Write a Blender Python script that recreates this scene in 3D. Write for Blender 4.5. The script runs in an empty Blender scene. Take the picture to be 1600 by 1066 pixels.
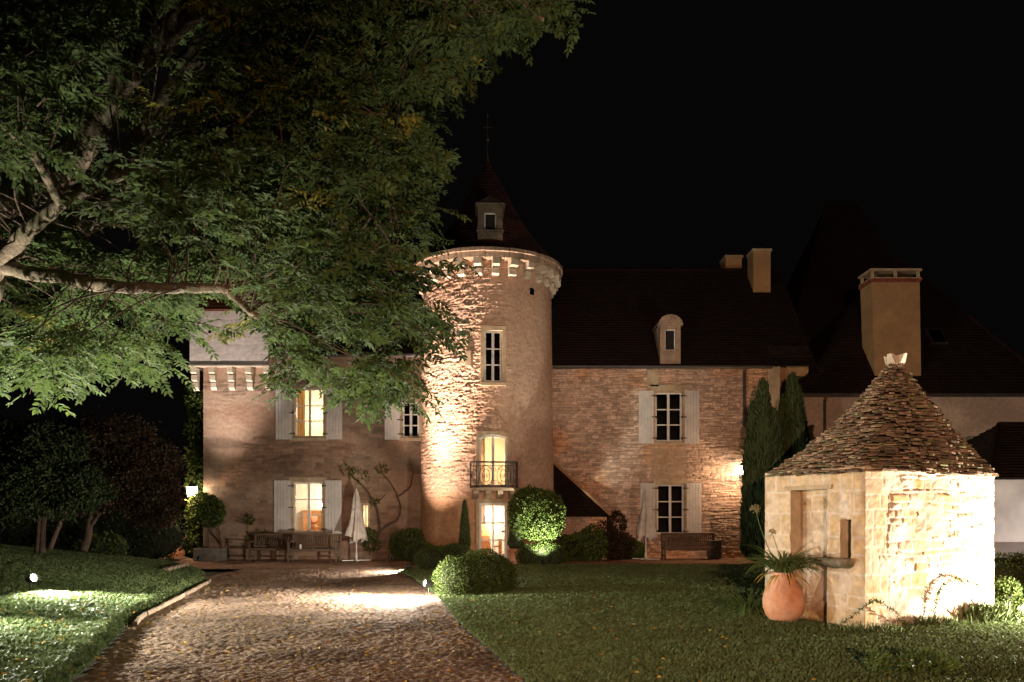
import bpy, math, random
import numpy as np
from mathutils import Vector, Matrix, Euler
random.seed(7); RNG = np.random.default_rng(7)
R = math.radians
sc = bpy.context.scene
col = sc.collection

# ------------------------------------------------------------------ camera
cd = bpy.data.cameras.new('camera'); cam = bpy.data.objects.new('camera', cd); col.objects.link(cam)
cam.location = (0, 0, 1.6); cam.rotation_euler = (R(90), 0, 0)
cd.sensor_width = 36; cd.lens = 28; cd.shift_y = 0.170; cd.clip_end = 2000; cd.clip_start = .05
sc.camera = cam
# ------------------------------------------------------------------ night sky
w = bpy.data.worlds.new('World'); sc.world = w; w.use_nodes = True
nt = w.node_tree; bg = nt.nodes['Background']
sky = nt.nodes.new('ShaderNodeTexSky'); sky.sky_type = 'NISHITA'; sky.sun_disc = False
sky.sun_elevation = R(-6); sky.sun_rotation = R(200)
mixn = nt.nodes.new('ShaderNodeMix'); mixn.data_type = 'RGBA'; mixn.inputs[0].default_value = .9
mixn.inputs[7].default_value = (.0026, .0022, .0021, 1)
nt.links.new(sky.outputs[0], mixn.inputs[6]); nt.links.new(mixn.outputs[2], bg.inputs[0])
bg.inputs[1].default_value = .8
sc.view_settings.view_transform = 'Standard'; sc.view_settings.look = 'None'
sc.view_settings.exposure = 0; sc.view_settings.gamma = 1
sc.cycles.use_light_tree = True; sc.cycles.sample_clamp_indirect = 3
sc.cycles.max_bounces = 6; sc.cycles.transparent_max_bounces = 12
F = 28 / 36 * 1600; HY = 805.0
def at(px, py, Y): return Vector(((px - 800) / F * Y, Y, 1.6 + (HY - py) / F * Y))
def X(px, Y): return (px - 800) / F * Y
def Z(py, Y): return 1.6 + (HY - py) / F * Y

# ------------------------------------------------------------------ lamps (floods stand in fixtures built further down, some are added fill)
def spot(name, loc, aim, watts, cone, color=(1, .86, .68), blend=.6, rad=.04):
    l = bpy.data.lights.new(name, 'SPOT'); l.energy = watts; l.color = color; l.spot_size = R(cone)
    l.spot_blend = blend; l.shadow_soft_size = rad
    o = bpy.data.objects.new(name, l); col.objects.link(o); o.location = loc
    o.rotation_euler = (Vector(aim) - Vector(loc)).to_track_quat('-Z', 'Y').to_euler(); return o
def point(name, loc, watts, color=(1, .75, .5), rad=.08):
    l = bpy.data.lights.new(name, 'POINT'); l.energy = watts; l.color = color; l.shadow_soft_size = rad
    o = bpy.data.objects.new(name, l); col.objects.link(o); o.location = loc; return o
WARM = (1, .77, .62); NEUT = (1, .90, .76)
# name, location, aim, watts, cone, colour, blend, label of the fixture
FLOODS = [
 ('drive_edge', (-1.66, 15.6, .26), (-6.5, 12.9, 1.5), 3600, 152, NEUT, .6, 'small garden floodlight at the drive edge beside the front boxwood ball'),
 ('yard', (-2.9, 22.3, .17), (-9.5, 22.6, 1.4), 950, 150, NEUT, .35, 'small garden floodlight hidden behind the dark box ball at the yard edge'),
 ('mound', (-8.2, 13.6, .52), (-5.0, 12.4, 1.5), 3400, 138, (1, .96, .80), .45, 'glaring floodlight on the grass mound under the big tree'),
 ('bank', (-7.5, 9.8, .62), (-4.4, 9.0, 2.7), 2300, 150, (1, .96, .78), .45, 'floodlight on the grass bank left of the drive, nearest the tree trunk'),
 ('tower_base', (-3.95, 25.75, .22), (-1.5, 27.5, 8.6), 3000, 74, WARM, 1.0, 'uplight in the box hedge at the left foot of the tower'),
 ('bush', (.98, 24.95, .13), (.98, 26.0, 1.25), 1150, 80, (1, .98, .80), .7, 'uplight on the ground before the round bush right of the tower door'),
 ('well_house', (8.5, 11.1, .18), (6.4, 11.6, 1.6), 3000, 150, (1, .88, .70), .5, 'floodlight on the lawn right of the stone well house'),
 ('turret', (-10.45, 26.6, .16), (-10.3, 28.5, 8.3), 6000, 46, (1, .86, .78), 1.0, 'uplight beside the stone trough, aimed up at the corner turret'),
 ('outbuilding', (13.2, 17.4, .16), (12.9, 20.0, 1.4), 230, 120, (1, .93, .90), .7, 'added small floodlight out of view, brightening the white outbuilding'),  # speculative lamp added out of view to brighten the outbuilding wall
 ('rear_fill', (-.5, -10, 3.0), (6.6, 22, .3), 15000, 60, (1, .58, .37), 1.0, 'unseen floodlight added behind the camera as fill'),  # added unseen fill behind the camera, with no building around it
]
for n, l, a, wt, c, colr, bl, lab in FLOODS:
    d = (Vector(a) - Vector(l)).normalized()
    spot('light_' + n, Vector(l) + d * .10, a, wt, c, colr, bl)
spot('light_tower_narrow', (-3.93, 25.77, .36), (-1.35, 27.0, 10.6), 14500, 46, WARM, 1.0)  # second beam added at the tower uplight to brighten the tower top
glow = bpy.data.lights.new('light_drive_spill', 'POINT'); glow.energy = 520; glow.color = NEUT; glow.shadow_soft_size = .06  # added point light without a fixture, imitates side spill of the drive lamp
o = bpy.data.objects.new('light_drive_spill', glow); col.objects.link(o); o.location = (-1.98, 15.2, .36)

# ------------------------------------------------------------------ helpers
def wm(o):
    return (wm(o.parent) @ o.matrix_parent_inverse if o.parent else Matrix()) @ o.matrix_basis
def tag(o, label=None, cat=None, group=None, kind=None):
    if label: o['label'] = label
    if cat: o['category'] = cat
    if group: o['group'] = group
    if kind: o['kind'] = kind
    return o
def thing(name, label, cat, loc=(0, 0, 0), rz=0, group=None):
    o = bpy.data.objects.new(name, None); col.objects.link(o); o.location = loc; o.rotation_euler = (0, 0, rz)
    o.empty_display_size = .2
    return tag(o, label, cat, group)
def link(name, me, m, parent=None, world=True):
    if m is not None:
        for q in (m if isinstance(m, (list, tuple)) else [m]): me.materials.append(q)
    o = bpy.data.objects.new(name, me); col.objects.link(o)
    if parent:
        o.parent = parent
        if world: o.matrix_parent_inverse = wm(parent).inverted()
    return o
def npmesh(name, V, Fc, colors=None, smooth=False, mi=None):
    """V (n,3), Fc (m,k) constant size faces or list of such arrays"""
    me = bpy.data.meshes.new(name); V = np.asarray(V, dtype=np.float32)
    fl = Fc if isinstance(Fc, list) else [Fc]
    me.vertices.add(len(V)); me.vertices.foreach_set('co', V.ravel())
    li = np.concatenate([f.ravel() for f in fl]).astype(np.int32)
    tot = np.concatenate([np.full(len(f), f.shape[1], np.int32) for f in fl])
    st = np.concatenate([[0], np.cumsum(tot)[:-1]]).astype(np.int32)
    me.loops.add(len(li)); me.loops.foreach_set('vertex_index', li)
    me.polygons.add(len(tot)); me.polygons.foreach_set('loop_start', st)
    try: me.polygons.foreach_set('loop_total', tot)
    except Exception: pass
    if mi is not None: me.polygons.foreach_set('material_index', np.asarray(mi, np.int32))
    if smooth: me.polygons.foreach_set('use_smooth', np.ones(len(tot), bool))
    me.update(calc_edges=True)
    if colors is not None:
        ca = me.color_attributes.new('Col', 'FLOAT_COLOR', 'POINT')
        c = np.ones((len(V), 4), np.float32); c[:, :3] = colors; ca.data.foreach_set('color', c.ravel())
    return me
class MB:
    def __init__(s): s.v = []; s.f = []; s.m = []; s.mat = 0
    def add(s, vs, fs, M=None):
        b = len(s.v)
        for p in vs:
            p = Vector(p); s.v.append(tuple(M @ p) if M is not None else tuple(p))
        for f in fs: s.f.append([b + i for i in f]); s.m.append(s.mat)
        return s
    def box(s, c, d, M=None, rz=0, jit=0, bev=0):
        hx, hy, hz = d[0] / 2, d[1] / 2, d[2] / 2; cs, sn = math.cos(rz), math.sin(rz)
        vs = []
        def put(x, y, z):
            x += random.uniform(-jit, jit); y += random.uniform(-jit, jit); z += random.uniform(-jit, jit)
            vs.append((c[0] + x * cs - y * sn, c[1] + x * sn + y * cs, c[2] + z))
        if bev:
            b = min(bev, hx * .6, hy * .6, hz * .6)
            for z, k in ((-hz, 0), (-hz + b, 1), (hz - b, 1), (hz, 0)):
                i = b if not k else 0
                for sx, sy in ((-1, -1), (1, -1), (1, 1), (-1, 1)): put(sx * (hx - i), sy * (hy - i), z)
            fs = [(3, 2, 1, 0), (12, 13, 14, 15)]
            for r in range(3):
                for q in range(4): a = r * 4 + q; e = r * 4 + (q + 1) % 4; fs.append((a, e, e + 4, a + 4))
        else:
            for sz in (-1, 1):
                for sx, sy in ((-1, -1), (1, -1), (1, 1), (-1, 1)): put(sx * hx, sy * hy, sz * hz)
            fs = [(3, 2, 1, 0), (4, 5, 6, 7)] + [(q, (q + 1) % 4, (q + 1) % 4 + 4, q + 4) for q in range(4)]
        return s.add(vs, fs, M)
    def bx(s, x0, x1, y0, y1, z0, z1, M=None, bev=0):
        return s.box(((x0 + x1) / 2, (y0 + y1) / 2, (z0 + z1) / 2), (abs(x1 - x0), abs(y1 - y0), abs(z1 - z0)), M, bev=bev)
    def tube(s, pts, rad, n=8, M=None, cap=True, lump=0):
        pts = [Vector(p) for p in pts]; k = len(pts)
        if not isinstance(rad, (list, tuple)): rad = [rad] * k
        b = []; vs = []; up = Vector((.13, .31, .94))
        for i, p in enumerate(pts):
            t = (pts[min(i + 1, k - 1)] - pts[max(i - 1, 0)]).normalized()
            a = t.cross(up)
            if a.length < .2: a = t.cross(Vector((1, 0, 0)))
            a.normalize(); c = t.cross(a)
            for j in range(n):
                th = 2 * math.pi * j / n; r = rad[i] * (1 + random.uniform(-lump, lump))
                vs.append(p + (a * math.cos(th) + c * math.sin(th)) * r)
        fs = [(i * n + j, i * n + (j + 1) % n, (i + 1) * n + (j + 1) % n, (i + 1) * n + j) for i in range(k - 1) for j in range(n)]
        if cap: fs += [tuple(range(n))[::-1], tuple((k - 1) * n + j for j in range(n))]
        return s.add(vs, fs, M)
    def lathe(s, prof, n=24, c=(0, 0, 0), M=None, fn=None):
        vs = []; fs = []
        for r, z in prof:
            for j in range(n):
                th = 2 * math.pi * j / n; q = r * (fn(th, z) if fn else 1)
                vs.append((c[0] + q * math.cos(th), c[1] + q * math.sin(th), c[2] + z))
        k = len(prof)
        fs = [(i * n + j, i * n + (j + 1) % n, (i + 1) * n + (j + 1) % n, (i + 1) * n + j) for i in range(k - 1) for j in range(n)]
        if prof[0][0] > 1e-4: fs.append(tuple(range(n))[::-1])
        if prof[-1][0] > 1e-4: fs.append(tuple((k - 1) * n + j for j in range(n)))
        return s.add(vs, fs, M)
    def build(s, name, m, parent=None, world=True, smooth=False):
        me = bpy.data.meshes.new(name); me.from_pydata(s.v, [], s.f)
        if any(s.m): me.polygons.foreach_set('material_index', s.m)
        if smooth: me.polygons.foreach_set('use_smooth', [True] * len(me.polygons))
        me.update()
        return link(name, me, m, parent, world)

# numpy noise
def h3(i, j, k):
    n = (i.astype(np.int64) * 374761393 + j.astype(np.int64) * 668265263 + k.astype(np.int64) * 2147483647 // 7 * 13) & 0xffffffff
    n = ((n ^ (n >> 13)) * 1274126177) & 0xffffffff
    n = ((n ^ (n >> 16)) * 2246822519) & 0xffffffff
    return ((n ^ (n >> 15)) & 0xffffff) / float(0xffffff)
def vn(x, y, z=0.0):
    x = np.asarray(x, float); y = np.asarray(y, float) + 0 * x; z = np.asarray(z, float) + 0 * x
    i, j, k = np.floor(x), np.floor(y), np.floor(z); fx, fy, fz = x - i, y - j, z - k
    fx = fx * fx * (3 - 2 * fx); fy = fy * fy * (3 - 2 * fy); fz = fz * fz * (3 - 2 * fz)
    r = 0
    for a in (0, 1):
        for b in (0, 1):
            for c in (0, 1):
                r = r + h3(i + a, j + b, k + c) * (fx if a else 1 - fx) * (fy if b else 1 - fy) * (fz if c else 1 - fz)
    return r
def fbm(x, y, z=0.0, o=4):
    r = 0; a = .5; t = 0
    for q in range(o): r = r + a * vn(np.asarray(x) * 2 ** q + 17.3 * q, np.asarray(y) * 2 ** q - 9.1 * q, z); t += a; a *= .5
    return r / t
def sst(a, b, x): t = np.clip((x - a) / (b - a), 0, 1); return t * t * (3 - 2 * t)
def courses(u, v, ch, cw, seed=0, warp=.3, bevel=.015):
    """irregular coursed stones: returns edge distance(m), id random a, id random b"""
    v2 = v + warp * ch * (fbm(u * .9 / cw * .25, v / ch * .3, seed + 3.3, 2) - .5) * 4
    v2 = v2 + warp * ch * .5 * (vn(u / cw * .8, v / ch * .5, seed + 8.) - .5)
    t = v2 / ch; k = np.floor(t); sd = np.full_like(t, float(seed))
    jj = lambda kk: kk + .55 * (h3(kk, sd, sd + 5) - .5)
    k = np.where(t < jj(k), k - 1, k); k = np.where(t >= jj(k + 1), k + 1, k)
    dv = np.minimum(t - jj(k), jj(k + 1) - t) * ch
    wrow = cw * (.65 + .9 * h3(k, sd + 9, sd))
    tu = u / wrow + 7.7 * h3(k, sd + 2, sd); c = np.floor(tu)
    ju = lambda cc: cc + .6 * (h3(cc, k, sd + 4) - .5)
    c = np.where(tu < ju(c), c - 1, c); c = np.where(tu >= ju(c + 1), c + 1, c)
    du = np.minimum(tu - ju(c), ju(c + 1) - tu) * wrow
    # rounded corner distance
    d = np.minimum(du, dv)
    return d, h3(c, k, sd + 11), h3(c, k, sd + 23)
def relief(name, us, zs, mapf, hf, holes, m, parent, smooth=True):
    """grid wall with real relief; holes = (u0,u1,z0,z1); mapf(u,z,h)->xyz ; hf(u,z)->h,color"""
    us = np.array(us); zs = np.array(zs)
    for a, b, c, d in holes:
        for e in (a, b): us[np.argmin(abs(us - e))] = e
        for e in (c, d): zs[np.argmin(abs(zs - e))] = e
    us = np.sort(us); zs = np.sort(zs)
    U, ZZ = np.meshgrid(us, zs, indexing='ij'); h, c = hf(U.ravel(), ZZ.ravel())
    V = mapf(U.ravel(), ZZ.ravel(), h)
    nu, nz = len(us), len(zs); I = np.arange(nu * nz).reshape(nu, nz)
    Q = np.stack([I[:-1, :-1], I[1:, :-1], I[1:, 1:], I[:-1, 1:]], -1)
    mu = (us[:-1] + us[1:]) / 2; mz = (zs[:-1] + zs[1:]) / 2; keep = np.ones((nu - 1, nz - 1), bool)
    for a, b, cc, d in holes: keep &= ~(((mu > a) & (mu < b))[:, None] & ((mz > cc) & (mz < d))[None, :])
    Q = Q[keep]
    return link(name, npmesh(name, V, Q, c, smooth), m, parent)

# ------------------------------------------------------------------ materials
def mat(name, base, rough=.85, var=.25, vscale=6, bump=.0, bscale=40, tint=None, spec=.3, attr=False, stretch=(1, 1, 1), stain=0, metal=0):
    m = bpy.data.materials.new(name); m.use_nodes = True; t = m.node_tree; p = t.nodes['Principled BSDF']
    L = t.links.new; N = t.nodes.new
    p.inputs['Roughness'].default_value = rough; p.inputs['Specular IOR Level'].default_value = spec
    p.inputs['Metallic'].default_value = metal
    tc = N('ShaderNodeTexCoord'); mp = N('ShaderNodeMapping'); mp.inputs['Scale'].default_value = stretch
    L(tc.outputs['Object'], mp.inputs[0])
    n1 = N('ShaderNodeTexNoise'); n1.inputs['Scale'].default_value = vscale; n1.inputs['Detail'].default_value = 6
    n1.inputs['Roughness'].default_value = .65; L(mp.outputs[0], n1.inputs[0])
    rp = N('ShaderNodeMapRange'); rp.inputs['From Min'].default_value = .25; rp.inputs['From Max'].default_value = .75
    rp.inputs['To Min'].default_value = 1 - var; rp.inputs['To Max'].default_value = 1 + var; L(n1.outputs[0], rp.inputs[0])
    mx = N('ShaderNodeMix'); mx.data_type = 'RGBA'; mx.blend_type = 'MULTIPLY'; mx.inputs[0].default_value = 1
    if attr:
        a = N('ShaderNodeAttribute'); a.attribute_name = 'Col'; src = a.outputs['Color']
    else:
        c2 = N('ShaderNodeMix'); c2.data_type = 'RGBA'; c2.inputs[6].default_value = (*base, 1)
        tt = tint or tuple(x * .7 for x in base); c2.inputs[7].default_value = (*tt, 1)
        n3 = N('ShaderNodeTexNoise'); n3.inputs['Scale'].default_value = vscale * .27; n3.inputs['Detail'].default_value = 4
        L(mp.outputs[0], n3.inputs[0]); r3 = N('ShaderNodeMapRange'); r3.inputs['From Min'].default_value = .4; r3.inputs['From Max'].default_value = .62
        L(n3.outputs[0], r3.inputs[0]); L(r3.outputs[0], c2.inputs[0]); src = c2.outputs[2]
    L(src, mx.inputs[6])
    cb = N('ShaderNodeCombineColor')
    for q in range(3): L(rp.outputs[0], cb.inputs[q])
    L(cb.outputs[0], mx.inputs[7]); L(mx.outputs[2], p.inputs['Base Color'])
    if bump:
        n2 = N('ShaderNodeTexNoise'); n2.inputs['Scale'].default_value = bscale; n2.inputs['Detail'].default_value = 5
        n2.inputs['Roughness'].default_value = .6; L(mp.outputs[0], n2.inputs[0])
        b = N('ShaderNodeBump'); b.inputs['Strength'].default_value = 1; b.inputs['Distance'].default_value = bump
        L(n2.outputs[0], b.inputs['Height']); L(b.outputs[0], p.inputs['Normal'])
    return m
def leafmat(name, base, tint, trans=.35, rough=.5, scale=1.2):
    m = bpy.data.materials.new(name); m.use_nodes = True; t = m.node_tree; p = t.nodes['Principled BSDF']
    L = t.links.new; N = t.nodes.new; out = t.nodes['Material Output']
    g = N('ShaderNodeNewGeometry'); tc = N('ShaderNodeTexCoord'); n = N('ShaderNodeTexNoise'); n.inputs['Scale'].default_value = scale
    n.inputs['Detail'].default_value = 4; L(tc.outputs['Object'], n.inputs[0])
    ad = N('ShaderNodeMath'); ad.operation = 'ADD'; L(g.outputs['Random Per Island'], ad.inputs[0]); L(n.outputs[0], ad.inputs[1])
    mr = N('ShaderNodeMapRange'); mr.inputs['From Min'].default_value = .5; mr.inputs['From Max'].default_value = 1.5; L(ad.outputs[0], mr.inputs[0])
    mx = N('ShaderNodeMix'); mx.data_type = 'RGBA'; mx.inputs[6].default_value = (*base, 1); mx.inputs[7].default_value = (*tint, 1)
    L(mr.outputs[0], mx.inputs[0]); L(mx.outputs[2], p.inputs['Base Color']); p.inputs['Roughness'].default_value = rough
    p.inputs['Specular IOR Level'].default_value = .15
    tr = N('ShaderNodeBsdfTranslucent'); L(mx.outputs[2], tr.inputs[0])
    ms = N('ShaderNodeMixShader'); ms.inputs[0].default_value = trans; L(p.outputs[0], ms.inputs[1]); L(tr.outputs[0], ms.inputs[2])
    L(ms.outputs[0], out.inputs[0]); return m
def emis(name, c, s):
    m = bpy.data.materials.new(name); m.use_nodes = True; t = m.node_tree; p = t.nodes['Principled BSDF']
    p.inputs['Base Color'].default_value = (.1, .1, .1, 1); p.inputs['Emission Color'].default_value = (*c, 1); p.inputs['Emission Strength'].default_value = s
    return m
def glass(name):
    m = bpy.data.materials.new(name); m.use_nodes = True; t = m.node_tree; t.nodes.remove(t.nodes['Principled BSDF']); N = t.nodes.new
    tr = N('ShaderNodeBsdfTransparent'); gl = N('ShaderNodeBsdfGlossy'); gl.inputs['Roughness'].default_value = .03
    fr = N('ShaderNodeFresnel'); fr.inputs[0].default_value = 1.5; ms = N('ShaderNodeMixShader')
    t.links.new(fr.outputs[0], ms.inputs[0]); t.links.new(tr.outputs[0], ms.inputs[1]); t.links.new(gl.outputs[0], ms.inputs[2])
    t.links.new(ms.outputs[0], t.nodes['Material Output'].inputs[0]); return m
M_ = {}
M_['relief'] = mat('rubble_stone', (1, 1, 1), .92, .22, 9, .006, 60, attr=True)
M_['plaster'] = mat('ochre_plaster', (.44, .265, .125), .92, .14, 5, .004, 40, tint=(.36, .22, .11))
M_['dressed'] = mat('dressed_limestone', (.46, .36, .24), .85, .22, 8, .004, 50, tint=(.36, .27, .17))
M_['corbel'] = mat('pale_limestone', (.52, .44, .34), .85, .18, 8, .004, 50, tint=(.42, .35, .26))
M_['tile'] = mat('old_clay_tile', (.022, .012, .009), .95, .6, 9, .035, 14, tint=(.014, .010, .008), spec=.1, stretch=(1, 1, 2.2))
M_['white'] = mat('white_painted_wood', (.72, .69, .64), .5, .08, 12, .001, 60, tint=(.64, .62, .58))
M_['shut'] = mat('pale_painted_shutter', (.62, .58, .54), .6, .12, 7, .002, 60, tint=(.52, .49, .46))
M_['iron'] = mat('black_iron', (.03, .026, .024), .55, .2, 30, .001, 80, spec=.5)
M_['zinc'] = mat('dark_zinc', (.06, .05, .045), .5, .25, 10, .001, 40, spec=.5)
M_['oak'] = mat('weathered_teak', (.13, .085, .055), .8, .3, 10, .002, 50, stretch=(1, 1, 6))
M_['terra'] = mat('terracotta', (.50, .22, .115), .85, .22, 9, .004, 45, tint=(.60, .36, .24))
M_['canvas'] = mat('cream_canvas', (.64, .57, .50), .9, .12, 6, .002, 60)
M_['bark'] = mat('tree_bark', (.21, .155, .115), .95, .45, 14, .05, 20, tint=(.13, .11, .07), stretch=(1, 1, .5))
M_['vine'] = mat('vine_wood', (.10, .065, .045), .95, .3, 20, .01, 40)
M_['glass'] = glass('window_glass')
M_['dark'] = mat('interior_shade', (.02, .016, .013), .9, .3, 3)  # near-black colour stands in for shade in unlit rooms, recesses and dormer panes
M_['room'] = mat('warm_room_plaster', (.78, .70, .58), .9, .1, 2)
M_['curtain'] = mat('ochre_curtain', (.62, .42, .20), .9, .25, 8, stretch=(6, 1, .3))
M_['wood'] = mat('varnished_wood', (.35, .16, .06), .5, .3, 8, stretch=(1, 1, 5))
M_['leaf'] = leafmat('tree_leaf', (.047, .080, .024), (.090, .125, .036), .4, .75)
M_['leafy'] = leafmat('yellowing_leaf', (.22, .18, .03), (.13, .15, .03), .35)
M_['box'] = leafmat('boxwood_leaf', (.055, .085, .020), (.085, .125, .03), .25)
M_['ivy'] = leafmat('ivy_leaf', (.050, .080, .018), (.10, .14, .03), .2)
M_['darkleaf'] = leafmat('dark_leaf', (.028, .045, .016), (.052, .070, .024), .2)
M_['cornice'] = mat('weathered_cornice_stone', (.36, .25, .175), .9, .3, 9, .006, 40, tint=(.26, .18, .12))
M_['dimstone'] = mat('dimmed_stone', (.19, .14, .10), .9, .35, 9, .006, 40, tint=(.12, .09, .06))  # stone colour darkened so the tower dormer looks dimly lit
M_['cyp'] = leafmat('cypress_foliage', (.050, .074, .028), (.085, .115, .042), .15)
M_['redleaf'] = leafmat('reddish_leaf', (.030, .032, .014), (.070, .030, .018), .3)
M_['grass'] = leafmat('grass_blade', (.098, .142, .052), (.16, .205, .09), .25, .6, .5)
M_['strap'] = leafmat('strap_leaf', (.07, .12, .035), (.13, .18, .06), .25)
M_['fallen'] = leafmat('fallen_leaf', (.30, .15, .03), (.42, .30, .06), .15, .8)
M_['soil'] = mat('lawn_soil', (.035, .045, .018), .95, .4, 9, .02, 30, tint=(.05, .05, .025))
M_['gravel'] = mat('drive_gravel', (1, 1, 1), 1.0, .42, 45, .010, 60, attr=True, spec=.05)
M_['kerb'] = mat('kerb_stone', (.27, .20, .14), .9, .25, 8, .008, 30)
M_['lens'] = emis('lamp_lens', (1, .95, .86), 45)
M_['lantern'] = emis('lantern_glass', (1, .80, .58), 70)
M_['white_render'] = mat('white_render', (.60, .57, .53), .9, .08, 3, .002, 40)
M_['greyrender'] = mat('grey_render', (.20, .17, .15), .9, .15, 3, .002, 40)
M_['black'] = mat('black_housing', (.02, .02, .02), .5, .1, 10)
# ------------------------------------------------------------------ windows and doors
def shutter(par, M, x0, x1, z0, z1, side):
    s = MB(); n = max(3, round((x1 - x0) / .11)); wd = (x1 - x0) / n
    for i in range(n): s.bx(x0 + i * wd + .006, x0 + (i + 1) * wd - .006, -.085, -.058, z0, z1, M)
    s.bx(x0, x1, -.059, -.043, z0 + .02, z1 - .02, M)
    o = s.build('shutter', M_['shut'], par)
    hx = x0 if side > 0 else x1; g = MB()
    for z in (z0 + .2, (z0 + z1) / 2, z1 - .2):
        g = MB(); g.bx(hx - .07, hx + .07, -.10, -.088, z - .018, z + .018, M)
        g.bx(hx - side * .10 - .02, hx - side * .10 + .02, -.09, -.035, z - .04, z + .04, M)
        g.build('hinge', M_['iron'], o)
    return o
def room(par, M, w, h, watts, colr=(1, .72, .42), kind=0):
    r = MB(); y0, y1, y2 = .24, .7, 2.6; W, H0, H1 = w / 2 + 1.0, -.5, h + .5
    V = [(-w/2 - .01, y0, -.01), (w/2 + .01, y0, -.01), (w/2 + .01, y0, h + .01), (-w/2 - .01, y0, h + .01),
         (-W, y1, H0), (W, y1, H0), (W, y1, H1), (-W, y1, H1), (-W, y2, H0), (W, y2, H0), (W, y2, H1), (-W, y2, H1)]
    Fc = [(0, 1, 5, 4), (1, 2, 6, 5), (2, 3, 7, 6), (3, 0, 4, 7), (4, 5, 9, 8), (5, 6, 10, 9), (6, 7, 11, 10), (7, 4, 8, 11), (8, 9, 10, 11)]
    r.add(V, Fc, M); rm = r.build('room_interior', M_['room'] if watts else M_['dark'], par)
    if watts:
        point('room_light', M @ Vector((.1, 1.5, h * .62)), watts, colr, .12)
    if kind == 1:   # curtains
        for sx in (-1, 1):
            c = MB(); pts = []
            n = 26
            for i in range(n + 1):
                x = sx * (w/2 + .18 - (.42 if sx < 0 else .16) * i / n); y = .62 + .03 * math.sin(i * 1.9)
                pts += [(x, y, -.3), (x, y, h + .3)]
            c.add(pts, [(2*i, 2*i+2, 2*i+3, 2*i+1) for i in range(n)], M); c.build('curtain', M_['curtain'], par)
    if kind == 2:   # cupboard, plates, beam and vase
        c = MB(); c.bx(-.75, .55, 2.2, 2.59, -.5, h * .42, M); c.bx(-.8, .6, 2.15, 2.59, h * .42, h * .45, M)
        c.build('dresser', M_['wood'], par)
        v = MB(); v.lathe([(.05, 0), (.13, .06), (.16, .16), (.10, .26), (.06, .30), (.09, .34)], 12, (-.08, 1.2, .02), M)
        v.bx(-.9, .9, 1.0, 1.7, -.12, -.05, M); v.build('table_and_vase', M_['wood'], par)
        for x in (-.30, .42):
            p = MB(); p.lathe([(0, 0), (.11, .01), (.13, .02)], 16, (0, 0, 0), M @ Matrix.Translation((x, 2.12, h * .27)) @ Matrix.Rotation(R(90), 4, 'X'))
            p.build('wall_plate', M_['terra'], par)
        l = MB(); l.lathe([(.16, 0), (.10, .16)], 14, (.12, 1.7, h * .50), M); l.build('lamp_shade', emis('lit_shade', (1, .8, .55), 12), par)
    if kind == 3:   # stair and panelling
        c = MB()
        for i in range(6): c.bx(-w/2 - .1 , w * .02, 1.0 + i * .2, 1.3 + i * .2, -.05, .18 + i * .2, M)
        c.build('stair', M_['wood'], par)
        c = MB(); c.bx(w * .30, w * .42, 1.1, 1.2, 0, h * .35, M); c.bx(w * .1, w * .42, 1.1, 1.5, h*.2, h * .23, M); c.build('console', M_['wood'], par)
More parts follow.
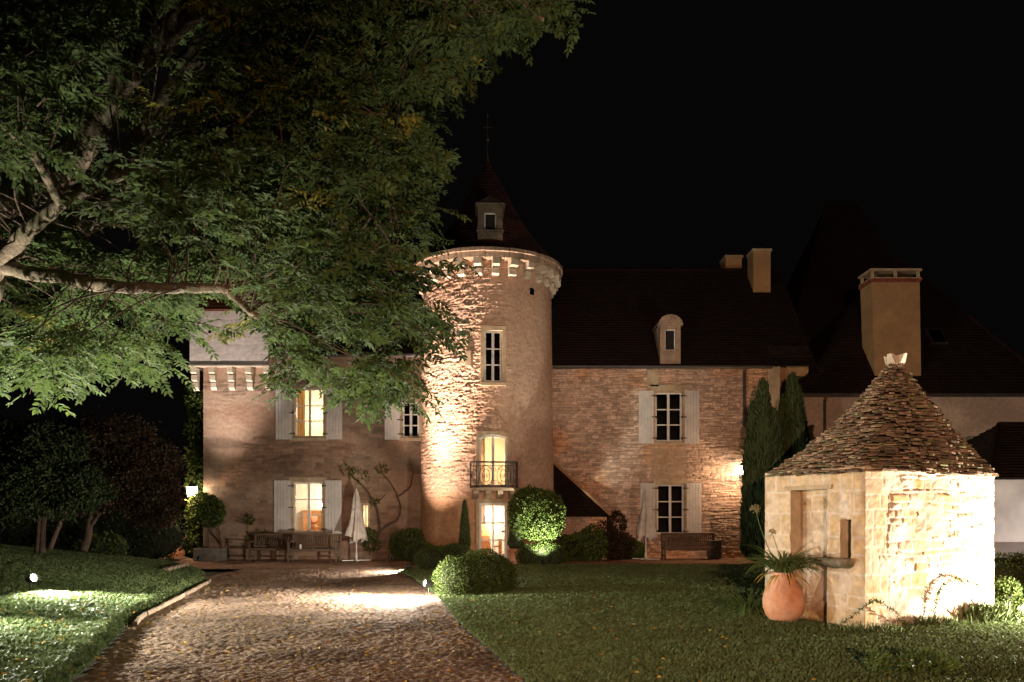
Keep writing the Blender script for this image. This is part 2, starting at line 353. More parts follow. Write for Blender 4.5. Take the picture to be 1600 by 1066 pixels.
def window(par, M, w, h, cols=2, rows=3, shut=0, lit=0, arch=0, kind=0, name='window', label=None, sur=.13, bottom=0, litcol=(1, .72, .42), dep=.22, sleft=True, sright=True, fr=.055):
    s = MB(); s.mat = 0
    s.bx(-w/2 - sur, -w/2, -.032, dep, 0, h, M); s.bx(w/2, w/2 + sur, -.032, dep, 0, h, M)
    if not arch: s.bx(-w/2 - sur, w/2 + sur, -.032, dep, h, h + sur * 1.3, M)
    else:
        n = 10; P = []
        for i in range(n + 1):
            x = -w/2 + w * i / n; zz = h - arch + arch * math.sqrt(max(0, 1 - (2 * i / n - 1) ** 2 * .999)) if False else h - arch * (2 * i / n - 1) ** 2
            P += [(x, -.032, zz), (x, dep, zz), (x, -.032, h + sur), (x, dep, h + sur)]
        Fs = []
        for i in range(n):
            a = 4 * i; e = a + 4; Fs += [(a, e, e + 2, a + 2), (a, a + 1, e + 1, e), (a + 2, e + 2, e + 3, a + 3)]
        s.add(P, Fs, M); s.bx(-w/2 - sur, -w/2, -.032, dep, h, h + sur, M); s.bx(w/2, w/2 + sur, -.032, dep, h, h + sur, M)
    if not bottom: s.bx(-w/2 - sur, w/2 + sur, -.06, dep, -.12, 0, M, bev=.01)
    else: s.bx(-w/2 - sur, w/2 + sur, -.10, dep, -.06, 0, M, bev=.01)
    o = s.build(name, M_['dressed'], par)
    if label: o['label'] = label
    f = MB(); a, b = .09, .14
    f.bx(-w/2, -w/2 + fr, a, b, 0, h, M); f.bx(w/2 - fr, w/2, a, b, 0, h, M)
    f.bx(-w/2 + fr, w/2 - fr, a, b, 0, fr * (2.2 if bottom else 1.2), M); 
    if arch:
        n = 12; P = []
        for i in range(n + 1):
            x = -w/2 + w * i / n; zz = h - arch * (2 * i / n - 1) ** 2; P += [(x, a - .005, zz - .085), (x, a - .005, zz + .03), (x, b, zz - .085), (x, b, zz + .03)]
        f.add(P, [q for i in range(n) for q in ((4*i, 4*i+4, 4*i+5, 4*i+1), (4*i, 4*i+2, 4*i+6, 4*i+4))], M)
    else: f.bx(-w/2 + fr, w/2 - fr, a, b, h - fr, h, M)
    if cols == 2: f.bx(-.045, .045, a - .012, b, fr, h - fr, M)
    else:
        for i in range(1, cols - 1): x = -w/2 + w * i / (cols - 1); f.bx(x - .022, x + .022, a + .01, b - .01, fr, h - fr, M)
    for i in range(1, rows): z = fr + (h - 2 * fr - arch * .5) * i / rows; f.bx(-w/2 + fr, w/2 - fr, a + .01, b - .008, z - .021, z + .021, M)
    if cols == 2:
        for sx in (-1, 1):   # casement stiles
            f.bx(sx * (w/2 - fr) - .015, sx * (w/2 - fr) + .015, a - .01, b - .01, fr, h - fr, M)
    f.build('window_frame', M_['white'], o)
    g = MB(); g.bx(-w/2 + .01, w/2 - .01, b - .028, b - .022, .01, h - .01, M); g.build('pane', M_['glass'], o)
    if shut:
        if sleft: shutter(o, M, -w/2 - sur * .6 - shut, -w/2 - sur * .6, -.08, h + .06, -1)
        if sright: shutter(o, M, w/2 + sur * .6, w/2 + sur * .6 + shut, -.08, h + .06, 1)
    room(o, M, w, h, lit, litcol, kind)
    return o
def front(x, Y, z): return Matrix.Translation((x, Y, z))
def roof(name, x0, x1, y0, y1, ze, zr, hl=0, hr=0, par=None, th=.12, ridge_y=None, over=.0):
    """pitched roof; hl, hr = how far the ridge stops short of each end; curved rows of tiles as steps"""
    ym = (y0 + y1) / 2 if ridge_y is None else ridge_y
    x0 -= over; x1 += over; n = int(math.hypot(ym - y0, zr - ze) / .16); b = MB()
    a0, a1 = x0 + hl, x1 - hr
    for i in range(n):
        t0, t1 = i / n, (i + 1) / n + .004
        def ring(t, dz): return [(x0 + (a0 - x0) * t, y0 + (ym - y0) * t, ze + (zr - ze) * t + dz), (x1 + (a1 - x1) * t, y0 + (ym - y0) * t, ze + (zr - ze) * t + dz),
                                 (x1 + (a1 - x1) * t, y1 + (ym - y1) * t, ze + (zr - ze) * t + dz), (x0 + (a0 - x0) * t, y1 + (ym - y1) * t, ze + (zr - ze) * t + dz)]
        b.add(ring(t0, .035) + ring(t1, .0) + ring(t0, -.02), [(j, (j + 1) % 4, (j + 1) % 4 + 4, j + 4) for j in range(4)] + [(8 + j, 8 + (j + 1) % 4, (j + 1) % 4, j) for j in range(4)])
    b.tube([(a0, ym, zr), (a1, ym, zr)], .09, 8)
    for (ax, cx) in ((a0, x0), (a1, x1)):
        if abs(ax - cx) > .1:
            b.tube([(ax, ym, zr), (cx, y0, ze)], .07, 6)
    return b.build(name, M_['tile'], par)
def shell(name, x0, x1, y0, y1, z1, m, par, front_open=True):
    b = MB(); V = [(x0, y0, 0), (x1, y0, 0), (x1, y1, 0), (x0, y1, 0), (x0, y0, z1), (x1, y0, z1), (x1, y1, z1), (x0, y1, z1)]
    b.add(V, [(1, 2, 6, 5), (2, 3, 7, 6), (3, 0, 4, 7)] + ([] if front_open else [(0, 1, 5, 4)])); return b.build(name, m, par)
def colmix(a, b, t): t = np.asarray(t)[:, None]; return np.array(a) * (1 - t) + np.array(b) * t

# ------------------------------------------------------------------ right wing of rubble stone
YR = 30.0
rt = thing('stone_wing', 'long rubble stone wing right of the tower, with pale shutters and a steep dark roof', 'house', (5.6, YR, 0))
def h_right(u, z):
    d, a, b = courses(u, z, .082, .21, 1, .55); d2, a2, _ = courses(u + 3, z + .02, .26, .42, 5, .3)
    k = sst(.0, .022, d); n = fbm(u * 9, z * 16, 0, 3); n2 = fbm(u * .7, z * .7, 4, 3)
    h = k * (.014 + .030 * a) + .020 * (n - .5) + .03 * (n2 - .5)
    c = colmix((.34, .225, .16), (.56, .40, .30), k) * (.62 + .66 * b)[:, None]
    c = c * colmix((1, 1, 1), (1.12, .92, .72), sst(.45, .7, n2))
    # smooth dressed band between the windows and plaster remnants
    band = sst(5.15, 5.3, u) * (1 - sst(6.5, 6.65, u)) * sst(2.85, 2.95, z) * (1 - sst(4.1, 4.25, z)) * .75
    h = h * (1 - band * .8); c = c * (1 - band)[:, None] + band[:, None] * np.array((.42, .30, .20)) * (.8 + .4 * n)[:, None]
    return h, c
H = lambda x, w, z0, z1: (x - w/2, x + w/2, z0, z1)
wU = (5.905, 1.02, 4.37, 6.22); wL = (5.97, 1.04, .88, 2.75)
relief('wall', np.arange(.9, 9.75, .030), np.arange(-.05, 7.22, .026), lambda u, z, h: np.stack([u, YR - h, z], -1), h_right, [H(*wU), H(*wL)], M_['relief'], rt)
shell('rear_wall', .9, 9.75, YR + .02, 38, 7.15, M_['greyrender'], rt)
window(rt, front(wU[0], YR, wU[2]), wU[1], wU[3] - wU[2], shut=.56, sur=.12, label='dark upper casement window with open pale shutters')
window(rt, front(wL[0], YR, wL[2]), wL[1], wL[3] - wL[2], shut=.56, sur=.12, label='dark ground floor casement window with open pale shutters')
b = MB()
b.box((5.3, YR - .03, 6.75), (.42, .08, .62)); b.box((5.95, YR - .035, 6.42), (1.5, .07, .16)); b.build('dressed_stone_block', M_['dressed'], rt)
rf = roof('roof', .0, 11.4, YR - .28, 38.3, 7.18, 12.05, 0, 0, rt)
b = MB(); b.tube([(1.2, YR - .36, 7.12), (9.7, YR - .36, 7.12)], .07, 8); b.build('gutter', M_['zinc'], rt)
b = MB(); b.tube([(8.72, YR - .33, 7.1), (8.72, YR - .12, 6.95), (8.72, YR - .12, 4.95), (8.80, YR - .2, 4.85)], .055, 8)
for z in (6.4, 5.4): b.tube([(8.72, YR - .12, z - .03), (8.72, YR - .12, z + .03)], .07, 8)
b.build('downpipe', M_['zinc'], rt)
# small round topped dormer
dx = X(1046, 29.9)
d = MB(); d.bx(dx - .38, dx - .2, 29.72, 31.8, 7.25, 8.75); d.bx(dx + .2, dx + .38, 29.72, 31.8, 7.25, 8.75)
d.bx(dx - .2, dx + .2, 29.74, 31.8, 7.25, 7.75); d.bx(dx - .2, dx + .2, 29.74, 31.8, 8.55, 8.75)
dm = d.build('dormer', M_['cornice'], rt, )
n = 14; P = []
for i in range(n + 1):
    th = math.pi * i / n; P += [(dx - .44 * math.cos(th), 29.66, 8.74 + .34 * math.sin(th)), (dx - .44 * math.cos(th), 31.9, 8.74 + .34 * math.sin(th))]
d = MB(); d.add(P, [(2*i, 2*i+2, 2*i+3, 2*i+1) for i in range(n)] + [tuple(range(0, 2*n+2, 2))[::-1]]); d.bx(dx - .46, dx + .46, 29.64, 29.9, 8.68, 8.76); d.build('dormer_hood', M_['cornice'], dm)
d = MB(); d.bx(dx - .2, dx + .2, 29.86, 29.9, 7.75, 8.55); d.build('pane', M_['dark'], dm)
d = MB()
for q in ((dx - .2, dx - .16, 7.75, 8.55), (dx + .16, dx + .2, 7.75, 8.55), (dx - .16, dx + .16, 7.75, 7.79), (dx - .16, dx + .16, 8.51, 8.55)): d.bx(q[0], q[1], 29.82, 29.87, q[2], q[3])
d.build('window_frame', M_['white'], dm)
def chimney(par, x0, x1, y0, y1, z0, z1, m, label=None, cap=True):
    c = MB(); c.bx(x0, x1, y0, y1, z0, z1, bev=.02); o = c.build('chimney', m, par)
    if label: o['label'] = label
    if cap: c = MB(); c.bx(x0 - .05, x1 + .05, y0 - .05, y1 + .05, z1 - .02, z1 + .08); c.build('chimney_cap', M_['dressed'], o)
    return o
chimney(rt, X(1177, 32.9), X(1204, 32.9), 32.9, 33.7, 10.2, Z(392, 32.9), M_['plaster'], 'ochre plastered chimney on the front slope')
chimney(rt, X(1134, 34.5), X(1159, 34.5), 34.5, 35.4, 11.2, Z(402, 34.5), M_['plaster'], 'short ochre chimney on the ridge')

# lean-to at the foot of the tower
an = thing('lean_to', 'low rubble lean-to with steep triangular tiled roof between tower and stone wing', 'outbuilding', (2.4, 29.4, 0))
x1, yf, zt = 3.42, 28.75, Z(806, 28.75)
relief('wall', np.arange(.8, x1 + .01, .03), np.arange(-.05, zt + .02, .026), lambda u, z, h: np.stack([u, yf - h, z], -1), lambda u, z: h_right(u + 11, z), [], M_['relief'], an)
b = MB(); b.add([(x1, yf, 0), (x1, YR, 0), (x1, YR, zt), (x1, yf, zt)], [(0, 1, 2, 3)]); b.build('side_wall', M_['plaster'], an)
b = MB(); ap = at(866, 724, 29.9); n = 16
for i in range(n):
    t0, t1 = i / n, (i + 1) / n
    q = lambda P, t, dz: tuple(Vector(P).lerp(ap, t) + Vector((0, 0, dz)))
    a, c, e = (.8, yf - .12, zt - .02), (x1 + .12, yf - .12, zt - .02), (x1 + .12, YR - .05, zt - .02)
    b.add([q(a, t0, .04), q(c, t0, .04), q(e, t0, .04), q(a, t1, 0), q(c, t1, 0), q(e, t1, 0), q(a, t0, -.02), q(c, t0, -.02), q(e, t0, -.02)], [(0, 1, 4, 3), (1, 2, 5, 4), (6, 7, 1, 0), (7, 8, 2, 1)])
b.build('roof', M_['tile'], an)
b = MB(); b.tube([(x1 + .12, yf - .12, zt + .03), tuple(ap)], .055, 6); b.build('hip_ridge', M_['plaster'], an)

# ------------------------------------------------------------------ left wing, plastered
YL = 29.0
lf = thing('plastered_wing', 'plastered wing left of the tower with two lit windows and pale shutters', 'house', (-6, YL, 0))
def h_left(u, z):
    d, a, b = courses(u, z, .12, .34, 31, .5); n = fbm(u * 8, z * 14, 1, 4); n2 = fbm(u * .55, z * .8, 9, 4)
    bare = sst(.52, .62, n2) * .8 + (1 - sst(.3, .8, z)) * .7; bare = np.clip(bare, 0, 1)
    h = bare * sst(0, .02, d) * (.012 + .014 * a) + .014 * (n - .5) + .02 * (n2 - .5)
    c = colmix((.29, .18, .122), (.34, .235, .165), sst(.35, .65, fbm(u * 1.1, z * 1.7, 2, 4)))
    c = c * (1 - bare[:, None] * .25 + (bare * .5 * (b - .5))[:, None]) * (.85 + .3 * n)[:, None]
    stain = sst(.50, .62, fbm(u * .35 + 4, z * 1.2, 3, 4)) * sst(2.7, 3.3, z) * (1 - sst(4.3, 5.2, z))   # grey weather stain between the floors
    c = c * (1 - .42 * stain)[:, None]
    return h, c
a1 = (-7.38, 1.10, 4.43, 6.20); a2 = (-7.42, 1.10, .97, 2.80); a3 = (-3.69, .62, 4.42, 5.72); a4 = (-5.34, .2, 1.16, 1.96)
relief('wall', np.arange(-11.24, -1.0, .032), np.arange(-.05, 7.5, .032), lambda u, z, h: np.stack([u, YL - h, z], -1), h_left, [H(*a1), H(*a2), H(*a3), H(*a4)], M_['relief'], lf)
shell('rear_wall', -11.24, -1.0, YL + .02, 37.5, 7.45, M_['greyrender'], lf)
window(lf, front(a1[0], YL, a1[2]), a1[1], a1[3] - a1[2], shut=.58, lit=190, kind=1, label='lit upper window with an ochre curtain and open shutters', litcol=(1, .76, .48))
window(lf, front(a2[0], YL, a2[2]), a2[1], a2[3] - a2[2], shut=.60, lit=190, kind=2, label='lit ground floor window showing a furnished room', litcol=(1, .82, .62))
window(lf, front(a3[0], YL, a3[2]), a3[1], a3[3] - a3[2], shut=.55, sright=False, label='small dark upper window beside the tower')
window(lf, front(a4[0], YL, a4[2]), a4[1], a4[3] - a4[2], cols=3, rows=1, lit=110, sur=.07, label='narrow lit slit window behind the closed parasol', fr=.02)
roof('roof', -11.3, .2, YL - .25, 37.8, 7.4, 12.0, 2, 0, lf)
b = MB(); b.tube([(-8.6, YL - .32, 7.36), (-3.0, YL - .32, 7.36)], .07, 8); b.build('gutter', M_['zinc'], lf)
# overhanging corner turret on corbels
px0, px1, yt = -11.58, -8.75, 28.62
tu = thing('corner_turret', 'pale overhanging turret on arched corbels at the far left corner of the plastered wing', 'turret', (-10.2, 29, 6.2))
def h_tur(u, z):
    d, a, b_ = courses(u, z, .32, .6, 77, .1); n = fbm(u * 6, z * 9, 5, 4)
    return sst(0, .012, d) * .006 + .008 * (n - .5), colmix((.50, .44, .40), (.56, .49, .44), a) * (.85 + .3 * n)[:, None]
relief('wall', np.arange(px0, px1, .03), np.arange(6.98, 8.95, .03), lambda u, z, h: np.stack([u, yt - h, z], -1), h_tur, [(-10.92, -10.80, 8.14, 8.24)], M_['relief'], tu)
b = MB(); b.add([(px0, yt, 6.98), (px0, 32, 6.98), (px0, 32, 8.93), (px0, yt, 8.93), (px1, yt, 6.98), (px1, 32, 6.98), (px1, 32, 8.93), (px1, yt, 8.93)], [(0, 1, 2, 3), (4, 5, 6, 7), (1, 5, 6, 2)])
b.add([(px0, yt, 6.98), (px1, yt, 6.98), (px1, 29.0, 6.98), (px0, 29.0, 6.98)], [(0, 1, 2, 3)]); b.build('side_wall', M_['corbel'], tu)
b = MB(); b.bx(px0 - .03, px1 + .03, yt - .05, yt + .05, 6.93, 6.99); b.build('string_course', M_['corbel'], tu)
for i in range(5):
    xx = px0 + .1 + i * (px1 - px0 - .2) / 4; c = MB()
    for j, (dz, pr) in enumerate(((6.64, .36), (6.38, .25), (6.12, .14))): 
        y_f = 29.0 - pr
        c.add([(xx - .10, y_f, dz + .10), (xx + .10, y_f, dz + .10), (xx + .10, y_f, dz + .28), (xx - .10, y_f, dz + .28),
               (xx - .10, 29.02, dz), (xx + .10, 29.02, dz), (xx + .10, 29.02, dz + .28), (xx - .10, 29.02, dz + .28)],
              [(0, 1, 2, 3), (0, 4, 5, 1), (1, 5, 6, 2), (0, 3, 7, 4), (3, 2, 6, 7)])
    c.build('corbel', M_['corbel'], tu)
rr = roof('roof', px0 - .15, px1 + .15, yt - .15, 32.3, 8.93, 12.6, 1.5, 1.5, tu)
rr.data.materials[0] = mat('orange_tile', (.34, .12, .06), .9, .4, 14, .02, 18)

# ------------------------------------------------------------------ round tower
CX, CY = -.89, 29.0
tw = thing('round_tower', 'round stone tower with a conical roof, corbelled cornice, iron balcony and glazed door', 'tower', (CX, CY, 0))
TR = lambda z: 2.42 - .012 * np.clip(z, 0, 10)
def h_tow(u, z):
    s = u * 2.36; d, a, b_ = courses(s, z, .085, .17, 41, .6); d2, a2, b2 = courses(s + 5, z, .34, .55, 43, .1)
    n = fbm(s * 5, z * 9, 3, 4); n2 = fbm(s * .6, z * .6, 8, 4); n3 = fbm(s * 13, z * 22, 6, 3); n4 = fbm(s * 2.2, z * 4.5, 12, 3)
    edge = .10 + .16 * (n2 - .5) * 3 + .10 * np.clip((z - 5) / 4, -1, 1)
    rough = (1 - sst(-.14, .30, u - edge)) * (.55 + .45 * sst(.35, .6, n4))
    rough = np.clip(rough, 0, 1)
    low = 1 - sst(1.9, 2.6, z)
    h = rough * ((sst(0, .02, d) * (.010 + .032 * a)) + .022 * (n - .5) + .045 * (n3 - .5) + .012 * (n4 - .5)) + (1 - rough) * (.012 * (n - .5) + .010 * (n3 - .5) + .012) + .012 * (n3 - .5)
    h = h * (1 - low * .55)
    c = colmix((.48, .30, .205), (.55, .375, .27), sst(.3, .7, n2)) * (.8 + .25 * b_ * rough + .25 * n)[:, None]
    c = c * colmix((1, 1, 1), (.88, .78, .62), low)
    pits = sst(.63, .7, n3) * (1 - rough); c = c * (1 - .25 * pits)[:, None]; h = h - pits * .010
    return h, c
th0 = .11   # bearing of the door column
def tang(w_, z): return w_ / 2 / TR(z)
def thole(w_, z0, z1, th=th0): k = w_ / 2 / 2.36; return (th - k, th + k, z0, z1)
tU = (.62, 6.05, 7.78); tB = (.94, 2.50, 4.30); tD = (.94, .10, 2.0)
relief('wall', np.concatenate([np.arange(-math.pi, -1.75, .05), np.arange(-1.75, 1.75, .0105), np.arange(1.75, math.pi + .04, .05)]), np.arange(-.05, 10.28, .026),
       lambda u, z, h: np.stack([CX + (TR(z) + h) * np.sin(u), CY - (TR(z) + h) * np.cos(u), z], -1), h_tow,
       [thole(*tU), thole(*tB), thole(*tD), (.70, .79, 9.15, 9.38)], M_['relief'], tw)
def tmat(z, th=th0, off=.0): r = float(TR(z)) + off; return Matrix.Translation((CX + r * math.sin(th), CY - r * math.cos(th), z)) @ Matrix.Rotation(th, 4, 'Z')
window(tw, tmat(tU[1], off=.0), tU[0], tU[2] - tU[1], sur=.12, fr=.06, label='tall narrow dark window high on the tower')
window(tw, tmat(tB[1], off=.0), tB[0], tB[2] - tB[1], sur=.10, lit=110, arch=.10, rows=2, name='balcony_door', label='arched lit glazed door behind the balcony', litcol=(1, .66, .36), bottom=1)
window(tw, tmat(tD[1], off=.0), tD[0], tD[2] - tD[1], sur=.10, lit=140, rows=3, cols=3, kind=3, name='entrance_door', bottom=1, label='white glazed entrance door showing a bright stair hall', litcol=(1, .84, .66), fr=.085)
b = MB(); b.bx(.30, .36, .05, .08, .92, .98, tmat(tD[1])); b.bx(.27, .40, .03, .05, .94, .96, tmat(tD[1])); b.build('door_handle', M_['iron'], tw)
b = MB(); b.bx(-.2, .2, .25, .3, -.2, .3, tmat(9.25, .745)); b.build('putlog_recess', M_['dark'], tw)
b = MB(); b.box((CX + .27, CY - 2.72, .04), (1.35, .5, .10), rz=.11, bev=.02); b.build('door_step', M_['kerb'], tw)
# flat quoin strip left of the top window
b = MB(); b.bx(-.62, -.44, -.035, .1, .0, .5, tmat(6.6, -.02)); b.build('flat_stone', M_['dressed'], tw)
NB = 26
for i in range(NB):
    th = -math.pi + (i + .5) * 2 * math.pi / NB + .02; c = MB(); MM = Matrix.Translation((CX, CY, 0)) @ Matrix.Rotation(th, 4, 'Z')
    wd = .125 + random.uniform(-.012, .012)
    def cb(y0, y1, z0, z1, ch): # sloping underside
        c.add([(-wd, y0, z0 + ch), (wd, y0, z0 + ch), (wd, y0, z1), (-wd, y0, z1), (-wd, y1, z0), (wd, y1, z0), (wd, y1, z1), (-wd, y1, z1)],
              [(0, 1, 2, 3), (1, 5, 6, 2), (4, 7, 3, 0), (4, 0, 1, 5), (3, 2, 6, 7)], MM)
    cb(-2.48, -2.28, 9.62, 9.86, .05); cb(-2.66, -2.28, 9.88, 10.14, .06)
    c.build('corbel', M_['corbel'], tw)
b = MB(); K = 104
for i in range(K):
    t0 = 2 * math.pi * i / K; t1 = 2 * math.pi * (i + 1) / K; r = 2.74 + (random.uniform(-.012, .012))
    P = []
    for t in (t0 + .002, t1 - .002):
        for (rr_, z) in ((2.25, 10.15), (r - .07, 10.15), (r - .05, 10.33), (r, 10.35), (r, 10.46), (2.25, 10.56)): P.append((CX + rr_ * math.sin(t), CY - rr_ * math.cos(t), z + random.uniform(-.004, .004)))
    b.add(P, [(j, j + 6, (j + 1) % 6 + 6, (j + 1) % 6) for j in range(6)])
b.build('cornice', M_['cornice'], tw)
b = MB(); prof = [(2.66, 10.50), (2.40, 10.70), (2.06, 11.06), (1.62, 11.62), (1.2, 12.25), (.76, 13.1), (.38, 13.8), (.015, 14.5)]
pp = []
for i in range(len(prof) - 1):
    n = max(2, int(math.hypot(prof[i+1][0] - prof[i][0], prof[i+1][1] - prof[i][1]) / .15))
    for j in range(n):
        t = j / n; r = prof[i][0] * (1 - t) + prof[i+1][0] * t; z = prof[i][1] * (1 - t) + prof[i+1][1] * t; pp += [(r, z), (r + .03, z + .005)]
b.lathe(pp + [(.015, 14.5)], 48, (CX, CY, 0)); rf = b.build('roof', mat('red_brown_tile', (.075, .028, .018), .9, .4, 14, .02, 18), tw)
b = MB(); b.lathe([(.05, 14.4), (.06, 14.6), (.02, 14.7), (.02, 15.2), (.07, 15.27), (.02, 15.34), (.015, 16.1), (.04, 16.15), (.001, 16.22)], 8, (CX, CY, 0)); b.bx(CX - .18, CX + .18, CY - .01, CY + .01, 15.7, 15.73); b.build('finial', M_['zinc'], rf)
D = Matrix.Translation((CX + .16, 26.75, 10.62)) @ Matrix.Rotation(.06, 4, 'Z')
d = MB(); d.bx(-.42, -.2, 0, 1.6, -.1, 1.35, D); d.bx(.2, .42, 0, 1.6, -.1, 1.35, D); d.bx(-.2, .2, 0, 1.6, -.1, .58, D); d.bx(-.2, .2, 0, 1.6, 1.16, 1.35, D); d.bx(-.46, .46, -.05, .1, .50, .56, D)
dm = d.build('dormer', M_['dimstone'], tw)
d = MB(); d.bx(-.50, .50, -.08, 1.7, 1.35, 1.45, D); d.add([(-.46, -.04, 1.45), (.46, -.04, 1.45), (.46, 1.7, 1.45), (-.46, 1.7, 1.45), (0, .3, 1.85), (0, 1.7, 1.85)], [(0, 1, 4), (1, 2, 5, 4), (2, 3, 5), (3, 0, 4, 5)], D); d.build('dormer_hood', M_['dimstone'], dm)
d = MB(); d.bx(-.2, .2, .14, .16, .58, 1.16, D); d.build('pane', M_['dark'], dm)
d = MB()
for q in ((-.2, -.16, .58, 1.16), (.16, .2, .58, 1.16), (-.16, .16, .58, .62), (-.16, .16, 1.12, 1.16)): d.bx(q[0], q[1], .08, .13, q[2], q[3], D)
d.build('window_frame', M_['white'], dm)
# balcony
MBal = tmat(2.42)
b = MB(); n = 14; out = [(-.80, .1), (-.80, -.42), (-.62, -.66), (.62, -.66), (.80, -.42), (.80, .1)]
P = [(x, y, -.02) for x, y in out] + [(x, y, .07) for x, y in out]
b.add(P, [tuple(range(6))[::-1], tuple(range(6, 12))] + [(i, (i + 1) % 6, (i + 1) % 6 + 6, i + 6) for i in range(6)], MBal)
for x in (-.6, -.2, .2, .6): b.add([(x-.09, .1, -.30), (x+.09, .1, -.30), (x+.09, .1, -.02), (x-.09, .1, -.02), (x-.09, -.5, -.12), (x+.09, -.5, -.12), (x+.09, -.5, -.021), (x-.09, -.5, -.021)], [(0,1,5,4),(4,5,6,7),(0,4,7,3),(1,2,6,5)], MBal)
bal = b.build('balcony', M_['dressed'], tw)
r = MB(); path = [(-.77, .05), (-.77, -.40), (-.60, -.62), (.60, -.62), (.77, -.40), (.77, .05)]
for z, rad in ((.92, .022), (.80, .010), (.14, .012)): r.tube([(x, y, z) for x, y in path], rad, 6, MBal)
for x, y in path: r.tube([(x, y, .05), (x, y, .95)], .016, 6, MBal)
def spiral(c, r0, turns, s0, plane=lambda a, b: (a, -.62, b), wd=.009):
    pts = []
    for i in range(26):
        t = i / 25; q = s0 + turns * 2 * math.pi * t; rr_ = r0 * (1 - .85 * t); pts.append(plane(c[0] + rr_ * math.cos(q), c[1] + rr_ * math.sin(q)))
    r.tube(pts, wd, 5, MBal)
def oval(cx, cz, a, b_, plane=lambda a, b: (a, -.62, b)): r.tube([plane(cx + a * math.cos(t * math.pi / 12), cz + b_ * math.sin(t * math.pi / 12)) for t in range(25)], .010, 5, MBal)
for cx in (-.29, .29):
    oval(cx, .47, .22, .32); oval(cx, .47, .12, .2)
    for sx in (-1, 1):
        spiral((cx + sx * .13, .22), .09, 1.3 * sx, 1.2); spiral((cx + sx * .13, .70), .09, -1.3 * sx, -1.2); spiral((cx + sx * .06, .47), .07, 1.2 * sx, 0)
spiral((0, .25), .08, 1.3, 0); spiral((0, .68), .08, -1.3, 0)
for sx in (-1, 1):
    r.tube([(sx * .53, -.62, .05), (sx * .53, -.62, .92)], .009, 5, MBal)
    pl = lambda a, b: (sx * (.60 + a * .6), -.62 + a * .8, b)
    spiral((.13, .3), .1, 1.3, 0, pl); spiral((.13, .62), .1, -1.3, 0, pl)
    for y in (-.3, -.2, -.1, 0): r.tube([(sx * .77, y, .05), (sx * .77, y, .92)], .008, 5, MBal)
r.build('railing', M_['iron'], bal)

# ------------------------------------------------------------------ far right wing
rw = thing('hipped_wing', 'plain walled wing at the far right with a hipped roof and a tall ochre chimney', 'house', (15, 29, 0))
YF = 29.0
def h_far(u, z):
    n = fbm(u * 7, z * 12, 21, 4); n2 = fbm(u * .5, z * .9, 22, 4); d, a, b_ = courses(u, z, .14, .35, 51, .5); bare = sst(.5, .6, n2)
    return .012 * (n - .5) + bare * sst(0, .02, d) * .012, colmix((.54, .41, .32), (.60, .47, .36), a * bare) * (.85 + .3 * n)[:, None] * (1 - .25 * sst(.5, .65, fbm(u * .4, z * .6, 25, 4)))[:, None]
relief('wall', np.arange(10.54, 19.7, .04), np.arange(-.05, 6.0, .04), lambda u, z, h: np.stack([u, YF - h, z], -1), h_far, [], M_['relief'], rw)
shell('rear_wall', 10.54, 19.7, YF + .02, 38, 5.95, M_['plaster'], rw)
roof('roof', 10.35, 19.9, YF - .25, 38.2, 5.98, 12.3, 5.7, 3.5, rw, ridge_y=33.5)
b = MB(); b.tube([(10.35, YF - .33, 5.93), (19.9, YF - .33, 5.93)], .07, 8); b.build('gutter', M_['zinc'], rw)
b = MB(); b.tube([(11.35, YF - .3, 5.9), (11.35, YF - .1, 5.75), (11.35, YF - .1, .1)], .05, 8); b.build('downpipe', M_['zinc'], rw)
c0, c1, cy = X(1367, 29.3), X(1438, 29.3), 29.3
c = MB(); c.add([(c0 + .05, cy, 5.2), (c1 + .05, cy, 5.2), (c1 + .05, cy + .95, 5.2), (c0 + .05, cy + .95, 5.2), (c0 - .12, cy, 10.15), (c1 - .02, cy, 10.15), (c1 - .02, cy + .95, 10.15), (c0 - .12, cy + .95, 10.15)], [(0, 1, 5, 4), (1, 2, 6, 5), (2, 3, 7, 6), (3, 0, 4, 7), (4, 5, 6, 7)])
ch = c.build('chimney', M_['plaster'], rw)
x0, x1_ = c0 - .12, c1 - .02
c = MB()
nb = 9
for i in range(nb):
    w_ = (x1_ - x0 + .08) / nb
    for k in range(2): c.box((x0 - .04 + w_ * (i + .5 + (.25 if k else 0) - .12), cy - .0, 10.19 + k * .075), (w_ - .015, .12, .062))
for i in range(5):
    for k in range(2): c.box((x0, cy + .1 + i * .2, 10.19 + k * .075), (.12, .185, .062))
c.build('brick_band', mat('red_brick', (.30, .09, .05), .9, .3, 20), ch)
c = MB(); c.bx(x0, x1_, cy, cy + .95, 10.15, 10.30); c.bx(x0 - .04, x1_ + .04, cy - .04, cy + .99, 10.30, 10.34)
for x in (x0, (x0 + x1_) / 2 - .04, x1_ - .09):
    for y in (cy, cy + .86): c.bx(x, x + .09, y, y + .09, 10.34, 10.58)
c.bx(x0 - .06, x1_ + .06, cy - .06, cy + 1.01, 10.58, 10.66); c.build('chimney_cap', M_['dressed'], ch)
S = Matrix.Translation(at(1462, 528, 30.6)) @ Matrix.Rotation(R(52), 4, 'X')
b = MB(); b.bx(-.30, .30, -.42, .42, -.02, .10, S); sk = b.build('skylight', M_['zinc'], rw); b = MB(); b.bx(-.24, .24, -.36, .36, .10, .115, S); b.build('pane', M_['glass'], sk)
